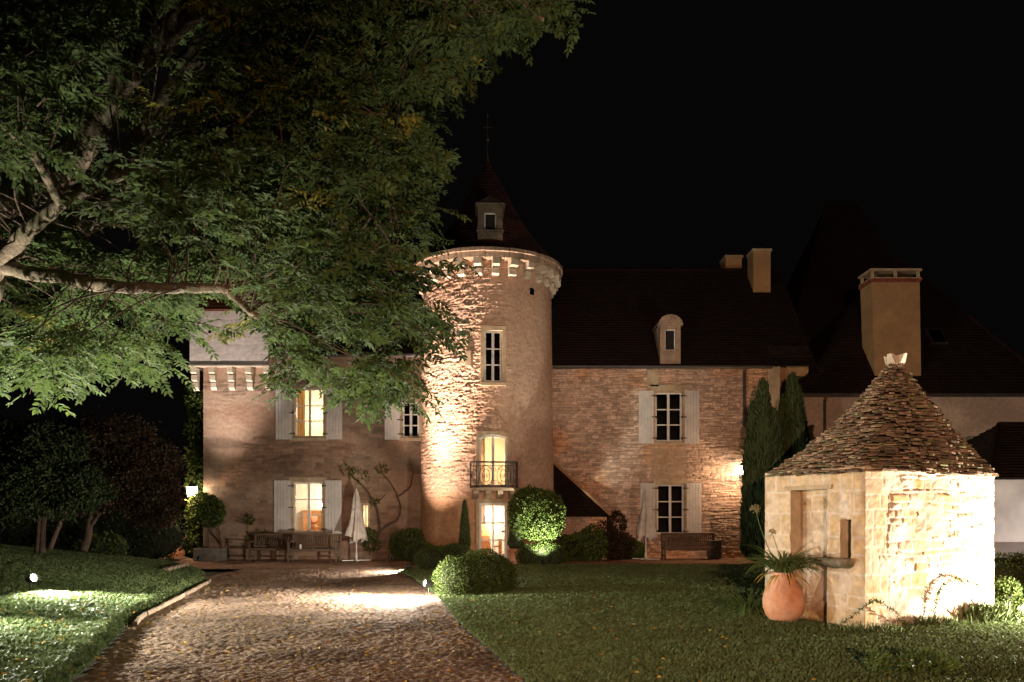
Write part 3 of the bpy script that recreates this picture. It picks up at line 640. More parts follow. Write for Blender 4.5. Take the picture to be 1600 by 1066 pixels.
# low link between the wings
lk = thing('linking_block', 'low linking block with flat dark top behind the cypress tips', 'outbuilding', (10.1, 30, 0))
b = MB(); b.bx(9.76, 10.5, 30.4, 31.4, 0, 7.5); b.build('wall', M_['plaster'], lk)
b = MB(); b.bx(X(1197, 30.2), X(1215, 30.2), 29.95, 30.4, 0, Z(566, 30)); b.build('stone_pier', M_['dressed'], lk)
b = MB(); b.bx(9.6, 11.3, 29.95, 31.6, 7.52, 7.62); b.bx(9.66, 11.2, 30.05, 31.5, 7.62, 8.0); b.build('flat_top', M_['tile'], lk)
b = MB(); b.bx(10.0, 11.3, 30.35, 31.6, 6.9, 7.5); b.build('soffit_wall', M_['plaster'], lk)
# pavilion far behind
pv = thing('rear_pavilion', 'tall steep roofed pavilion rising dark behind the roofs on the right', 'house', (16, 40, 0))
b = MB(); b.bx(13.0, 20.0, 37, 43, 0, 9.2); b.build('wall', M_['greyrender'], pv); roof('roof', 12.6, 20.4, 36.6, 43.4, 9.2, 17.2, 3.2, 3.2, pv)
# white outbuilding right
ob = thing('white_outbuilding', 'low white rendered outbuilding with a grey base and tiled roof, cut by the right edge', 'outbuilding', (15, 22, 0))
b = MB(); b.bx(12.0, 18, 20, 25, .92, 2.5); b.build('wall', M_['white_render'], ob)
b = MB(); b.bx(11.97, 18.03, 19.97, 25.03, -.05, .92); b.build('plinth', M_['greyrender'], ob)
roof('roof', 11.75, 18.3, 19.72, 25.3, 2.5, 4.15, 2.0, 2.0, ob)
# ------------------------------------------------------------------ stone well house, right foreground
C0 = Vector((4.77, 10.76, 0)); HA = R(25); HX, HYD, HZ = 2.68, 1.90, 2.24
MH = Matrix.Translation(C0) @ Matrix.Rotation(HA, 4, 'Z'); cu, su = math.cos(HA), math.sin(HA)
hu = thing('well_house', 'small golden stone well house on the lawn with a pyramid roof of stone slates', 'well house', tuple(MH @ Vector((HX/2, HYD/2, 0))), HA)
def loc2w(x, y, z): return np.stack([C0.x + x * cu - y * su, C0.y + x * su + y * cu, z], -1)
STC = np.array([(.60, .40, .20), (.58, .44, .30), (.42, .30, .20), (.60, .52, .44), (.54, .45, .38)])
def stones_h(u, z, seed, quoin):
    d, a, b = courses(u, z, .105, .24, seed, .5); dq, aq, bq = courses(u * 1.0 + 100, z, .27, .42, seed + 3, .12)
    low = 1 - sst(.5, 1.0, z + .4 * (fbm(u * 1.5, z, seed, 2) - .5)); d3, a3, b3 = courses(u + 50, z, .20, .36, seed + 8, .35)
    lowm = low > .5; d = np.where(lowm, d3, d); a = np.where(lowm, a3, a); b = np.where(lowm, b3, b)
    qm = quoin(u, z, h3(np.floor(z / .27), np.zeros_like(z), np.zeros_like(z)) * .22)
    dqe = np.abs(qm); isq = qm > 0; dq = np.minimum(dq, np.where(isq, dqe, 9)); d = np.where(isq, dq, np.minimum(d, dqe)); a = np.where(isq, aq * .5 + .3, a); b = np.where(isq, bq, b)
    d = d + .012 * (fbm(u * 22, z * 22, seed + 5, 2) - .5); k = sst(.006, .024, d); n = fbm(u * 14, z * 18, seed, 4); n2 = fbm(u * 5, z * 7, seed + 2, 3)
    rock = np.where(isq, .25, 1.0) * (1 - .35 * low); sm = sst(.48, .60, fbm(u * 4.5, z * 4.5, seed + 14, 3)) * np.where(isq, .45, .85); k = k * (1 - sm)
    h = k * (.002 + .018 * a * rock) + rock * .042 * (n2 - .5) + .012 * (n - .5)
    ci = STC[np.minimum((b * 5).astype(int), 4)]; cq = colmix((.52, .40, .28), (.56, .385, .20), np.clip(sst(.35, .65, fbm(u * 2.2, z * 2.2, seed + 1, 3)) * .6 + .4 * b, 0, 1)) * (.86 + .2 * a)[:, None]
    cs = np.where(isq[:, None], cq, ci) * (.72 + .5 * n)[:, None]
    c = colmix((0, 0, 0), (1, 1, 1), k) * cs + (1 - k)[:, None] * np.array((.58, .475, .37)) * (.85 + .3 * n)[:, None]
    st_ = sst(.50, .66, fbm(u * 1.8 + 7, z * 1.1, seed + 31, 4)); c = c * colmix((1, 1, 1), (.62, .52, .42), st_ * .8)
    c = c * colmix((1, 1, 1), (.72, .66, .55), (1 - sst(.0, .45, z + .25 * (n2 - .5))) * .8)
    return h, c
q1 = lambda u, z, r: (.24 + r) - u            # quoins at the near corner
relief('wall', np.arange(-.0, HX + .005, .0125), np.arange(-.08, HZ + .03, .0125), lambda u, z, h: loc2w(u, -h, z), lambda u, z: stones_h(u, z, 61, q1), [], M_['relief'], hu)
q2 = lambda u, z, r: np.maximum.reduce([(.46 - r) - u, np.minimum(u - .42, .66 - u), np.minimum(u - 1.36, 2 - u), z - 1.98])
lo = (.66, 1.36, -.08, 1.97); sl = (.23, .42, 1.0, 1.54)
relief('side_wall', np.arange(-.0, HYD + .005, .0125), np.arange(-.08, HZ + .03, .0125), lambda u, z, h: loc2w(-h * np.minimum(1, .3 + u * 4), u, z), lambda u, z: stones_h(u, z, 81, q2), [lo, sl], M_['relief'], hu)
relief('blocked_doorway', np.arange(.60, 1.42, .015), np.arange(-.08, 2.0, .015), lambda u, z, h: loc2w(.20 - h, u, z), lambda u, z: stones_h(u, z, 91, lambda u, z, r: np.where(z > 1.0, .2, -.2) + 0 * u), [], M_['relief'], hu)
b = MB(); b.bx(0, .2, .655, .66, -.05, 1.97, MH); b.bx(0.0, .2, 1.36, 1.365, -.05, 1.97, MH); b.bx(0, .2, .66, 1.36, 1.97, 1.975, MH)
b.bx(0, .3, .225, .23, 1.0, 1.54, MH); b.bx(0, .3, .42, .425, 1.0, 1.54, MH); b.bx(0, .3, .23, .42, .995, 1.0, MH); b.bx(0, .3, .23, .42, 1.54, 1.545, MH)
b.bx(-.03, .06, .56, 1.46, 1.97, 2.03, MH); b.build('door_jamb', M_['dressed'], hu)
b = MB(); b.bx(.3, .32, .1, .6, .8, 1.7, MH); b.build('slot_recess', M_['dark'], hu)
b = MB(); b.add([(HX, 0, -.05), (HX, HYD, -.05), (HX, HYD, HZ), (HX, 0, HZ), (0, HYD, -.05), (0, HYD, HZ)], [(0, 1, 2, 3), (1, 4, 5, 2)], MH); b.build('rear_wall', M_['plaster'], hu)
# mossy shelf stone
b = MB(); P = []; n = 16
for lvl, (zz, sc_) in enumerate(((.86, .45), (.91, .85), (.985, 1), (1.0, .97))):
    for i in range(n):
        t = math.pi * i / (n - 1); P.append((-(.26 * math.sin(t) ** .7) * sc_ + .05 * (sc_ < 1), .435 - .27 * math.cos(t) * (sc_ ** .4) + random.uniform(-.008, .008), zz + random.uniform(-.008, .008)))
b.add(P, [(l * n + i, l * n + i + 1, (l + 1) * n + i + 1, (l + 1) * n + i) for l in range(3) for i in range(n - 1)] + [tuple(range(3 * n, 4 * n)), tuple(range(n))[::-1]], MH)
b.build('shelf_stone', mat('mossy_stone', (.09, .10, .04), .95, .4, 20, .01, 40, tint=(.30, .26, .20)), hu)
# roof of stone slates
AP = Vector((1.68, .90)); ZT = 3.92
def rpt(a, hh, out=0):
    """point on the roof outline in well house coordinates at bearing a, height fraction hh"""
    ov = .11; x0, x1, y0, y1 = -ov - AP.x, HX + ov - AP.x, -ov - AP.y, HYD + ov - AP.y
    dx, dy = math.cos(a), math.sin(a)
    tx = (x1 if dx > 0 else x0) / dx if abs(dx) > 1e-6 else 1e9; ty = (y1 if dy > 0 else y0) / dy if abs(dy) > 1e-6 else 1e9
    rr_ = min(tx, ty); ex = x1 if dx > 0 else -x0; ey = y1 if dy > 0 else -y0
    re = 1 / math.sqrt((dx / ex) ** 2 + (dy / ey) ** 2); k = min(1, hh * 1.1) ** .8
    rr_ = min(rr_, re * 1.30) * (1 - k) + re * 1.03 * k
    s = 1 - .93 * hh + .04 * math.sin(hh * math.pi) * (1 if dx > 0 else -1.0)
    return AP.x + dx * (rr_ * s + out), AP.y + dy * (rr_ * s + out)
def rz_(hh): return HZ - .05 + (ZT - HZ + .05) * hh
V = []; Fc = []; Cc = []; NC = 48
for c in range(NC):
    hh = c / NC; a = random.uniform(0, 1); a_end = a + 2 * math.pi
    while a < a_end:
        p = rpt(a, hh); rloc = math.hypot(p[0] - AP.x, p[1] - AP.y) + .03; wdt = random.choice((.08, .11, .15, .19, .25)) * (.6 + .4 * (1 - hh))
        da = min(wdt / rloc * .8, .9)
        q0 = rpt(a, hh); q1_ = rpt(a + da * .97, hh); o1, o2 = random.uniform(-.045, .035), random.uniform(-.045, .035)
        q0 = rpt(a + .002, hh, o1); q1_ = rpt(a + da * .97, hh, o2); qm = rpt(a + da * .5, hh, (o1 + o2) / 2 + random.uniform(.0, .03))
        i0 = rpt(a, hh, -.26 * (1 if hh < .8 else .5)); i1 = rpt(a + da, hh, -.26 * (1 if hh < .8 else .5))
        zb = rz_(hh) + random.uniform(-.014, .014) + .012 * math.sin(a * 5 + 1); t = random.uniform(.012, .032); tilt = random.uniform(-.008, .03)
        b0 = len(V)
        for (x, y), zz, tk in ((q0, zb, 1), (qm, zb - .004, 1), (q1_, zb + random.uniform(-.008, .008), 1), (i1, zb + .05 - tilt, 1), (i0, zb + .05 - tilt, 1)):
            V.append(tuple(MH @ Vector((x, y, zz)))); 
        for (x, y), zz in ((q0, zb + t), (qm, zb + t - .004), (q1_, zb + t + random.uniform(-.006, .006)), (i1, zb + t + .05), (i0, zb + t + .05)):
            V.append(tuple(MH @ Vector((x * .996 + AP.x * .004, y * .996 + AP.y * .004, zz))))
        Fc += [[b0 + 4, b0 + 3, b0 + 2, b0 + 1, b0], [b0 + 5, b0 + 6, b0 + 7, b0 + 8, b0 + 9]] + [[b0 + j, b0 + (j + 1) % 5, b0 + 5 + (j + 1) % 5, b0 + 5 + j] for j in range(5)]
        base = random.choice([(.20, .14, .09), (.26, .20, .13), (.15, .10, .065), (.16, .15, .075), (.28, .19, .13), (.12, .09, .06)]); f = random.uniform(.6, 1.35)
        Cc += [tuple(x * f for x in base)] * 10
        a += da
me = bpy.data.meshes.new('roof'); me.from_pydata(V, [], Fc); me.update()
ca = me.color_attributes.new('Col', 'FLOAT_COLOR', 'POINT'); cc = np.ones((len(V), 4), np.float32); cc[:, :3] = Cc; ca.data.foreach_set('color', cc.ravel())
rf = link('roof', me, M_['relief'], hu)
b = MB(); P = []; n = 40
for hh in (0, .25, .5, .75, .97):
    for i in range(n): x, y = rpt(2 * math.pi * i / n, hh, -.10 if hh < .9 else -.03); P.append((x, y, rz_(hh) + .02))
b.add(P, [(l * n + i, l * n + (i + 1) % n, (l + 1) * n + (i + 1) % n, (l + 1) * n + i) for l in range(4) for i in range(n)] + [tuple(range(4 * n, 5 * n))], MH)
b.build('roof_core', M_['tile'], rf)
# horned capstone
b = MB(); A3 = MH @ Vector((AP.x, AP.y, ZT - .02)); b.lathe([(.10, -.05), (.115, .02), (.10, .09), (.07, .13), (.001, .13)], 12, tuple(A3))
for k, an_ in enumerate((.2, 1.75, 3.3, 4.9)):
    dx, dy = math.cos(an_ + HA), math.sin(an_ + HA); tip = A3 + Vector((dx * .17, dy * .17, .17)); s = Vector((-dy, dx, 0)) * .065
    p0 = A3 + Vector((dx * .03, dy * .03, .0)); p1 = A3 + Vector((dx * .12, dy * .12, .03)); p2 = A3 + Vector((0, 0, .13))
    b.add([p0 - s, p0 + s, p1 + s, p1 - s, tip + s * .5, tip - s * .5, p2 + s, p2 - s], [(0, 1, 2, 3), (3, 2, 4, 5), (5, 4, 6, 7), (0, 3, 5, 7), (1, 6, 4, 2)])
b.build('capstone', M_['corbel'], rf)

# ------------------------------------------------------------------ ground
GX = lambda Y: np.interp(Y, [4, 8.1, 12.4, 19, 22.5, 26, 31], [-2.9, -4.25, -5.75, -7.2, -8.6, -11.0, -13.2])   # left edge of the drive
RX = lambda Y: np.interp(Y, [4, 7.6, 11.3, 15.3, 19.9, 22.4, 24.0, 24.9], [.75, .09, -.72, -1.44, -2.50, -3.2, -2.6, -.2])  # right edge
def mound(x, y):
    d = GX(y) - x - .12
    h = .10 * sst(0, .25, d) + np.clip(d, 0, 8) * .098 * sst(0, 1.2, d)
    h = h * (1 - sst(25.2, 28.4, y)) + .02
    return h + .03 * (fbm(x * .6, y * .6, 5, 2) - .5) * sst(0, 1, d)
b = MB(); b.add([(-400, -400, -.09), (400, -400, -.09), (400, 400, -.09), (-400, 400, -.09)], [(0, 1, 2, 3)]); tag(b.build('ground', M_['soil']), kind='structure')
def sheet(name, xs, ys, hf, m, mask=None, kind='structure'):
    A, B = np.meshgrid(xs, ys, indexing='ij'); h, c = hf(A.ravel(), B.ravel()); V = np.stack([A.ravel(), B.ravel(), h], -1)
    I = np.arange(A.size).reshape(A.shape); Q = np.stack([I[:-1, :-1], I[1:, :-1], I[1:, 1:], I[:-1, 1:]], -1)
    if mask is not None:
        mx_ = (A[:-1, :-1] + A[1:, 1:]) / 2; my_ = (B[:-1, :-1] + B[1:, 1:]) / 2; Q = Q[mask(mx_, my_)]
    else: Q = Q.reshape(-1, 4)
    return tag(link(name, npmesh(name, V, Q, c, True), m), kind=kind)
def hg(x, y):
    n = fbm(x * 12, y * 12, 1, 3); n2 = fbm(x * 27, y * 27, 2, 2); n3 = fbm(x * .8, y * 1.2, 3, 3); rut = fbm(x * 1.6, y * .9, 7, 3)
    st = vn(x * 45, y * 45, 3)
    h = .014 * (n - .5) + .022 * (n2 - .5) + .014 * (st - .5) + .03 * (rut - .5) + .02 * (n3 - .5) - .012
    c = colmix((.29, .195, .14), (.42, .30, .228), n2) * (.62 + .75 * st)[:, None] * (1 - .35 * sst(.5, .7, n3))[:, None]
    c = c * (1 - .2 * sst(.55, .7, n)[:, None])
    return h, c
ys = 5.0 * np.exp(np.arange(0, math.log(27.5 / 5.0), .0021))
sheet('gravel_drive', np.arange(-8.0, 1.3, .0215), ys[ys < 24], hg, M_['gravel'], lambda x, y: (x > GX(y) - .25) & (x < RX(y) + .12))
sheet('gravel_yard', np.arange(-14, -2.4, .07), np.arange(23.8, 31, .05), hg, M_['gravel'], lambda x, y: (x > GX(y) - 1.6))
def ht(x, y): h, c = hg(x, y); return h * .4 - .01, c * np.array((1.0, .85, .72))
sheet('terrace_path', np.arange(-2.5, 12, .07), np.arange(24.8, 30.1, .06), ht, M_['gravel'])
sheet('gravel_drive_near', np.arange(-8, 8, .2), np.arange(-14, 5.2, .2), lambda x, y: (0 * x - .02, colmix((.3, .21, .15), (.4, .3, .22), vn(x * 5, y * 5))), M_['gravel'])
def hl(x, y): return mound(x, y) - .015 + .012 * (fbm(x * 6, y * 6, 2, 3) - .5), None
def sheet2(*a, **k):
    hf = a[3]; return sheet(a[0], a[1], a[2], lambda x, y: (hf(x, y)[0], None), *a[4:], **k)
sheet2('left_lawn', np.arange(-34, -2.6, .12), np.arange(4.5, 30, .12), hl, M_['soil'], lambda x, y: x < GX(y) - .10)
def hr_(x, y): return .035 + .05 * (fbm(x * .5, y * .5, 9, 2) - .5) * sst(.3, 2, x - RX(y)) + .012 * (fbm(x * 6, y * 6, 2, 3) - .5), None
sheet2('right_lawn', np.arange(-3.6, 26, .10), np.arange(4.5, 25.2, .10), hr_, M_['soil'], lambda x, y: (x > RX(y)) & (y < 24.95))
sheet2('far_lawn', np.arange(11.5, 60, 1.), np.arange(24.5, 70, 1.), lambda x, y: (0 * x - .02, None), M_['soil'])
# grass blades
def blades(name, n, region, hgt, m, size=1.0, pw=1.6):
    """blades thinner on the ground with distance; region gives x-range and test"""
    x0, x1, y0, y1, test, gz = region
    u = RNG.random(n * 3); p = 1 - pw; y = (y0 ** p + u * (y1 ** p - y0 ** p)) ** (1 / p); x = x0 + (x1 - x0) * RNG.random(n * 3)
    k = test(x, y) & (np.abs(x) < y * .72 + .5); x = x[k][:n]; y = y[k][:n]; n = len(x); z = gz(x, y)
    tuft = vn(x * 7, y * 7, 2) * .5 + fbm(x * 1.2, y * 1.2, 4, 2)
    L = hgt * (.45 + .9 * RNG.random(n)) * (.55 + .6 * tuft) * size; W = .0035 * (1 + y / 6) * (1 + RNG.random(n))
    a = RNG.random(n) * 2 * np.pi; lean = .25 + .6 * RNG.random(n); dx, dy = np.cos(a), np.sin(a)
    P = np.stack([x, y, z], -1); D = np.stack([dx * lean, dy * lean, np.ones(n)], -1); D /= np.linalg.norm(D, axis=1)[:, None]
    S = np.stack([-dy, dx, 0 * dx], -1) * W[:, None]; mid = P + D * (L * .55)[:, None]; tip = P + D * L[:, None] + np.stack([dx, dy, -.4 + 0 * dx], -1) * (L * .35)[:, None]
    V = np.stack([P - S, P + S, mid + S * .7, mid - S * .7, tip], 1).reshape(-1, 3); b0 = np.arange(n)[:, None] * 5
    o = link(name, npmesh(name, V, [b0 + np.array([[0, 1, 2, 3]]), b0 + np.array([[3, 2, 4]])]), m); return tag(o, kind='stuff')
inhut = lambda x, y: (((x - C0.x) * cu + (y - C0.y) * su > .0) & ((x - C0.x) * cu + (y - C0.y) * su < HX) & (-(x - C0.x) * su + (y - C0.y) * cu > 0.) & (-(x - C0.x) * su + (y - C0.y) * cu < HYD))
g = blades('lawn_grass', 230000, (-3.6, 17, 6.2, 25.1, lambda x, y: (x > RX(y) + .03 * vn(x * 9, y * 9)) & ~inhut(x, y), lambda x, y: hr_(x, y)[0]), .050, M_['grass']); tag(g, 'mown green grass of the lawn right of the drive', 'grass')
g = blades('bank_grass', 170000, (-20, -3, 6.2, 27, lambda x, y: x < GX(y) - .12, lambda x, y: hl(x, y)[0]), .055, M_['grass']); tag(g, 'green grass on the bank and mound left of the drive', 'grass')
# kerb stones
ks = MB(); y = 11.6
kb = thing('stone_kerb', 'row of low pale kerb stones along the left edge of the gravel drive', 'kerb', (-5.7, 12.4, 0))
while y < 19.3:
    L = random.uniform(.45, .8); xm = float(GX(y + L/2)); dxy = float(GX(y + L) - GX(y)); an_ = math.atan2(L, dxy)
    ks.box((xm - .02, y + L / 2, .005), (L * 1.02, .055, .10), rz=an_, jit=.006, bev=.012); y += L + .02
ks.build('kerb_course', M_['kerb'], kb)
ks = MB(); p0, p1 = Vector((X(262, 20.2), 20.2, .17)), Vector((X(290, 23.0), 23.0, .10))
for i in range(5):
    p = p0.lerp(p1, i / 4); q = (p1 - p0).normalized(); ks.box((p.x, p.y, float(mound(np.array([p.x]), np.array([p.y]))[0]) + .02), (.62, .14, .12), rz=math.atan2(q.y, q.x), jit=.01, bev=.012)
tag(ks.build('step_edge', M_['kerb']), 'short row of edging stones higher on the grass bank', 'kerb')
# fallen leaves
def scatter_leaves(name, n, pos, m, L, W):
    pass
def leafverts(P, D, Nn, L, W, fold=.25):
    """pointed leaves: P base, D direction, Nn normal; returns V, F (two quads per leaf)"""
    n = len(P); D = D / (np.linalg.norm(D, axis=1)[:, None] + 1e-9); S = np.cross(D, Nn); S /= (np.linalg.norm(S, axis=1)[:, None] + 1e-9); U = np.cross(S, D)
    L = np.broadcast_to(L, (n,))[:, None]; W = np.broadcast_to(W, (n,))[:, None]
    p0 = P; tip = P + D * L - U * L * .12
    l1 = P + D * L * .30 + S * W * .5 + U * W * fold; l2 = P + D * L * .68 + S * W * .42 + U * (W * fold - L * .04)
    r1 = P + D * L * .30 - S * W * .5 + U * W * fold; r2 = P + D * L * .68 - S * W * .42 + U * (W * fold - L * .04)
    V = np.stack([p0, l1, l2, tip, r2, r1], 1).reshape(-1, 3); b0 = np.arange(n)[:, None] * 6
    F_ = np.concatenate([b0 + np.array([[0, 1, 2, 3]]), b0 + np.array([[0, 3, 4, 5]])], 1).reshape(-1, 4); return V, F_
n = 1700; y = 6.2 * np.exp(RNG.random(n) * math.log(23 / 6.2)); x = -7 + 12 * RNG.random(n)
kp = (x > GX(y) - 2.5) & (x < RX(y) + 3.5) & ((x < RX(y)) | (RNG.random(n) < .2)) & ((x > GX(y)) | (RNG.random(n) < .35)); x, y = x[kp], y[kp]; n = len(x)
z = np.where(x > RX(y), .075, np.where(x < GX(y), mound(x, y) + .05, hg(x, y)[0] + .012)); a = RNG.random(n) * 6.28
Nn = np.stack([RNG.normal(0, .35, n), RNG.normal(0, .35, n), np.ones(n)], -1); Dd = np.stack([np.cos(a), np.sin(a), RNG.normal(0, .15, n)], -1)
V, F_ = leafverts(np.stack([x, y, z], -1), Dd, Nn, .035 + .05 * RNG.random(n) + y * .001, .025 + .02 * RNG.random(n))
tag(link('fallen_leaves', npmesh('fallen_leaves', V, F_), M_['fallen']), 'yellow and brown fallen leaves scattered over gravel and grass', 'leaves', kind='stuff')
# ------------------------------------------------------------------ foliage builders
def ellipsoid_leaves(c, r, n, L, W, lump=.12, seed=0, up=.25, shell_=.22, keepz=None):
    d = RNG.normal(size=(n, 3)); d /= np.linalg.norm(d, axis=1)[:, None]
    rad = 1 + lump * 2.4 * (fbm(d[:, 0] * 2.2 + seed, d[:, 1] * 2.2, d[:, 2] * 2.2 + seed, 3) - .5) + lump * .9 * (vn(d[:, 0] * 7 + seed, d[:, 1] * 7, d[:, 2] * 7) - .5) + lump * .8 * (RNG.random(n) > .93) * RNG.random(n) - shell_ * RNG.random(n) ** 2.2
    P = np.array(c) + d * rad[:, None] * np.array(r)
    if keepz is not None: k = P[:, 2] > keepz; P = P[k]; d = d[k]; n = len(P)
    D = d * .6 + RNG.normal(0, .55, (n, 3)) + np.array([0, 0, up]); D /= np.linalg.norm(D, axis=1)[:, None]
    N_ = d + RNG.normal(0, .6, (n, 3)); return leafverts(P, D, N_, L * (.6 + .8 * RNG.random(n)), W * (.7 + .6 * RNG.random(n)))
def core_mesh(c, r, k=.80, lump=.12, seed=0):
    V = []; Fq = []; n, m = 18, 12
    for i in range(m + 1):
        ph = math.pi * i / m
        for j in range(n):
            th = 2 * math.pi * j / n; V.append((math.sin(ph) * math.cos(th), math.sin(ph) * math.sin(th), math.cos(ph)))
    V = np.array(V); rad = k * (1 + lump * 2.4 * (fbm(V[:, 0] * 2.2 + seed, V[:, 1] * 2.2, V[:, 2] * 2.2 + seed, 3) - .5))
    Fq = [(i * n + j, i * n + (j + 1) % n, (i + 1) * n + (j + 1) % n, (i + 1) * n + j) for i in range(m) for j in range(n)]
    return np.array(c) + V * rad[:, None] * np.array(r), np.array(Fq)
M_['core'] = mat('shade_core', (.022, .026, .012), .95, .3, 9)  # dark solid core added inside foliage to block light and read as shade
def merged(name, parts, mats, parent=None):
    """parts: list of (V, F, material index)"""
    Vs, Fs, mi = [], [], []; b = 0
    for V, F_, k in parts: Vs.append(V); Fs.append(F_ + b); mi.append(np.full(len(F_), k)); b += len(V)
    return link(name, npmesh(name, np.concatenate(Vs), np.concatenate(Fs), None, False, np.concatenate(mi)), mats, parent)
def bush(name, label, cat, blobs, n, L, W, m='box', group=None, lump=.12, parent=None, core=.82, keepz=0.0):
    pr = []; tot = sum(q[1][0] * q[1][2] for q in blobs)
    for i, (c, r) in enumerate(blobs):
        k = int(n * r[0] * r[2] / tot); V, F_ = ellipsoid_leaves(c, r, k, L, W, lump, i * 3.1 + c[0], keepz=keepz); pr.append((V, F_, 0))
        if core: V, F_ = core_mesh(c, r, core, lump, i * 3.1 + c[0]); pr.append((V, F_, 1))
    o = merged(name, pr, [M_[m], M_['core']], parent)
    if parent is None: tag(o, label, cat, group)
    return o

# ------------------------------------------------------------------ great tree, trunk just outside the left of the picture
tr = thing('broadleaf_tree', 'huge broadleaf tree with lit limbs whose crown fills the upper left of the picture', 'tree', (-9.6, 11.6, .5))
def curve(pts, k=5):
    pts = [Vector(p) for p in pts]; out = []
    for i in range(len(pts) - 1):
        p0, p1, p2, p3 = pts[max(i-1, 0)], pts[i], pts[i+1], pts[min(i+2, len(pts)-1)]
        for j in range(k):
            t = j / k; out.append(.5 * ((2*p1) + (-p0+p2)*t + (2*p0-5*p1+4*p2-p3)*t*t + (-p0+3*p1-3*p2+p3)*t**3))
    return out + [pts[-1]]
LIMBS = [
 ([(-60, 520, 11.2), (-20, 440, 11), (15, 395, 10.8), (55, 350, 10.6), (95, 320, 10.5), (150, 290, 10.4), (215, 265, 10.4)], .155, .05),
 ([(-60, 520, 11.2), (-20, 425, 11), (55, 427, 10.7), (130, 441, 10.4), (200, 450, 10.2), (275, 450, 10.0), (345, 450, 9.9), (372, 468, 9.8), (402, 498, 9.6)], .115, .035),
 ([(-120, 380, 12), (-30, 330, 12), (60, 290, 12), (105, 255, 12), (132, 218, 12), (155, 172, 12), (185, 128, 12), (215, 95, 12), (255, 60, 12), (315, 0, 12), (370, -60, 12)], .30, .15),
 ([(155, 172, 12), (146, 148, 12), (125, 115, 12), (100, 85, 12)], .09, .04),
 ([(200, 110, 12), (218, 55, 12), (232, 20, 12.1), (252, -20, 12.2)], .13, .09),
 ([(160, 330, 12.6), (215, 235, 12.6), (245, 190, 12.6), (270, 145, 12.6), (295, 100, 12.6), (335, 50, 12.6), (385, -10, 12.6), (430, -70, 12.6)], .22, .13),
 ([(300, 95, 12.6), (340, 88, 12.4), (385, 100, 12.2), (430, 118, 12), (500, 120, 11.8)], .06, .02),
 ([(480, -60, 12.5), (530, -10, 12), (558, 30, 11.8), (578, 75, 11.6), (620, 120, 11.3), (645, 165, 11)], .10, .02),
 ([(560, -120, 11), (640, -40, 10.5), (720, 10, 10), (790, 25, 9.8), (850, 30, 9.6)], .13, .02),
 ([(10, 90, 11), (22, 60, 11), (45, 30, 11), (80, 5, 11)], .03, .02),
 ([(35, 250, 11.5), (45, 225, 11.5), (62, 212, 11.5), (90, 205, 11.5)], .025, .015),
 ([(215, 265, 10.4), (300, 255, 10.4), (400, 280, 10.5), (500, 330, 10.6), (590, 400, 10.6), (630, 460, 10.5)], .06, .012),
 ([(95, 320, 10.5), (60, 250, 10), (10, 200, 9.5), (-60, 150, 9)], .07, .03),
]
LP = []
VIS = []
for i in (0, 1, 2, 4, 5):
    for a_, b_ in zip(LIMBS[i][0][:-1], LIMBS[i][0][1:]):
        for q in range(4): t = q / 4; VIS.append(tuple(a_[j] * (1 - t) + b_[j] * t for j in range(3)))
for i, (pts, r0, r1) in enumerate(LIMBS):
    P = curve([at(*p) for p in pts], 5); k = len(P); rads = [r0 + (r1 - r0) * (j / (k - 1)) for j in range(k)]
    P = [p + Vector((random.uniform(-1, 1), random.uniform(-1, 1), random.uniform(-1, 1))) * .018 for p in P]
    b = MB(); b.tube(P, rads, 14 if r0 > .08 else 8, lump=.05); b.build('branch', M_['bark'], tr, smooth=True); LP += P
b = MB(); tk = curve([(-9.7, 11.6, .2), (-9.6, 11.6, 1.2), (-9.3, 11.5, 2.6), tuple(at(-120, 560, 11.4)), tuple(at(-60, 500, 11.2)), tuple(at(-18, 425, 11.0))], 6); n = len(tk)
b.tube(tk, [.62 * (1 - i / n) ** 1.1 * 1 + .22 for i in range(n)], 22, lump=.05)
b.tube(curve([(-9.45, 11.6, 2.0), tuple(at(-160, 440, 12)), tuple(at(-120, 380, 12))], 5), [.42, .4, .4, .38, .36, .34, .33, .32, .31, .31, .3], 18, lump=.05)
b.tube(curve([tuple(at(-120, 470, 12)), tuple(at(0, 410, 12.4)), tuple(at(160, 330, 12.6))], 5), .23, 14, lump=.05)
b.tube(curve([tuple(at(-160, 440, 12)), tuple(at(-250, 100, 12)), tuple(at(-150, -300, 12)), tuple(at(200, -420, 12)), tuple(at(480, -60, 12.5))], 5), [.35 - .0115 * i for i in range(21)], 12, lump=.05)
b.tube(curve([tuple(at(200, -420, 12)), tuple(at(420, -330, 11.5)), tuple(at(560, -120, 11))], 5), [.16 - .003 * i for i in range(11)], 10, lump=.05)
b.build('trunk', M_['bark'], tr, smooth=True)
POLY = [(-130, -60), (620, -70), (825, -50), (828, 8), (790, 30), (752, 40), (735, 62), (700, 70), (655, 110), (632, 180), (625, 240), (632, 300), (625, 340), (590, 375), (615, 440), (632, 500), (605, 540), (590, 590), (575, 600), (560, 575),
        (545, 540), (500, 505), (450, 510), (400, 530), (370, 560), (330, 540), (290, 510), (230, 530), (180, 550), (120, 565), (60, 550), (0, 540), (-130, 550)]
def inpoly(x, y):
    r = np.zeros(len(x), bool); k = len(POLY)
    for i in range(k):
        (xa, ya), (xb, yb) = POLY[i], POLY[(i + 1) % k]
        c = ((ya > y) != (yb > y)) & (x < (xb - xa) * (y - ya) / (yb - ya + 1e-9) + xa); r ^= c
    return r
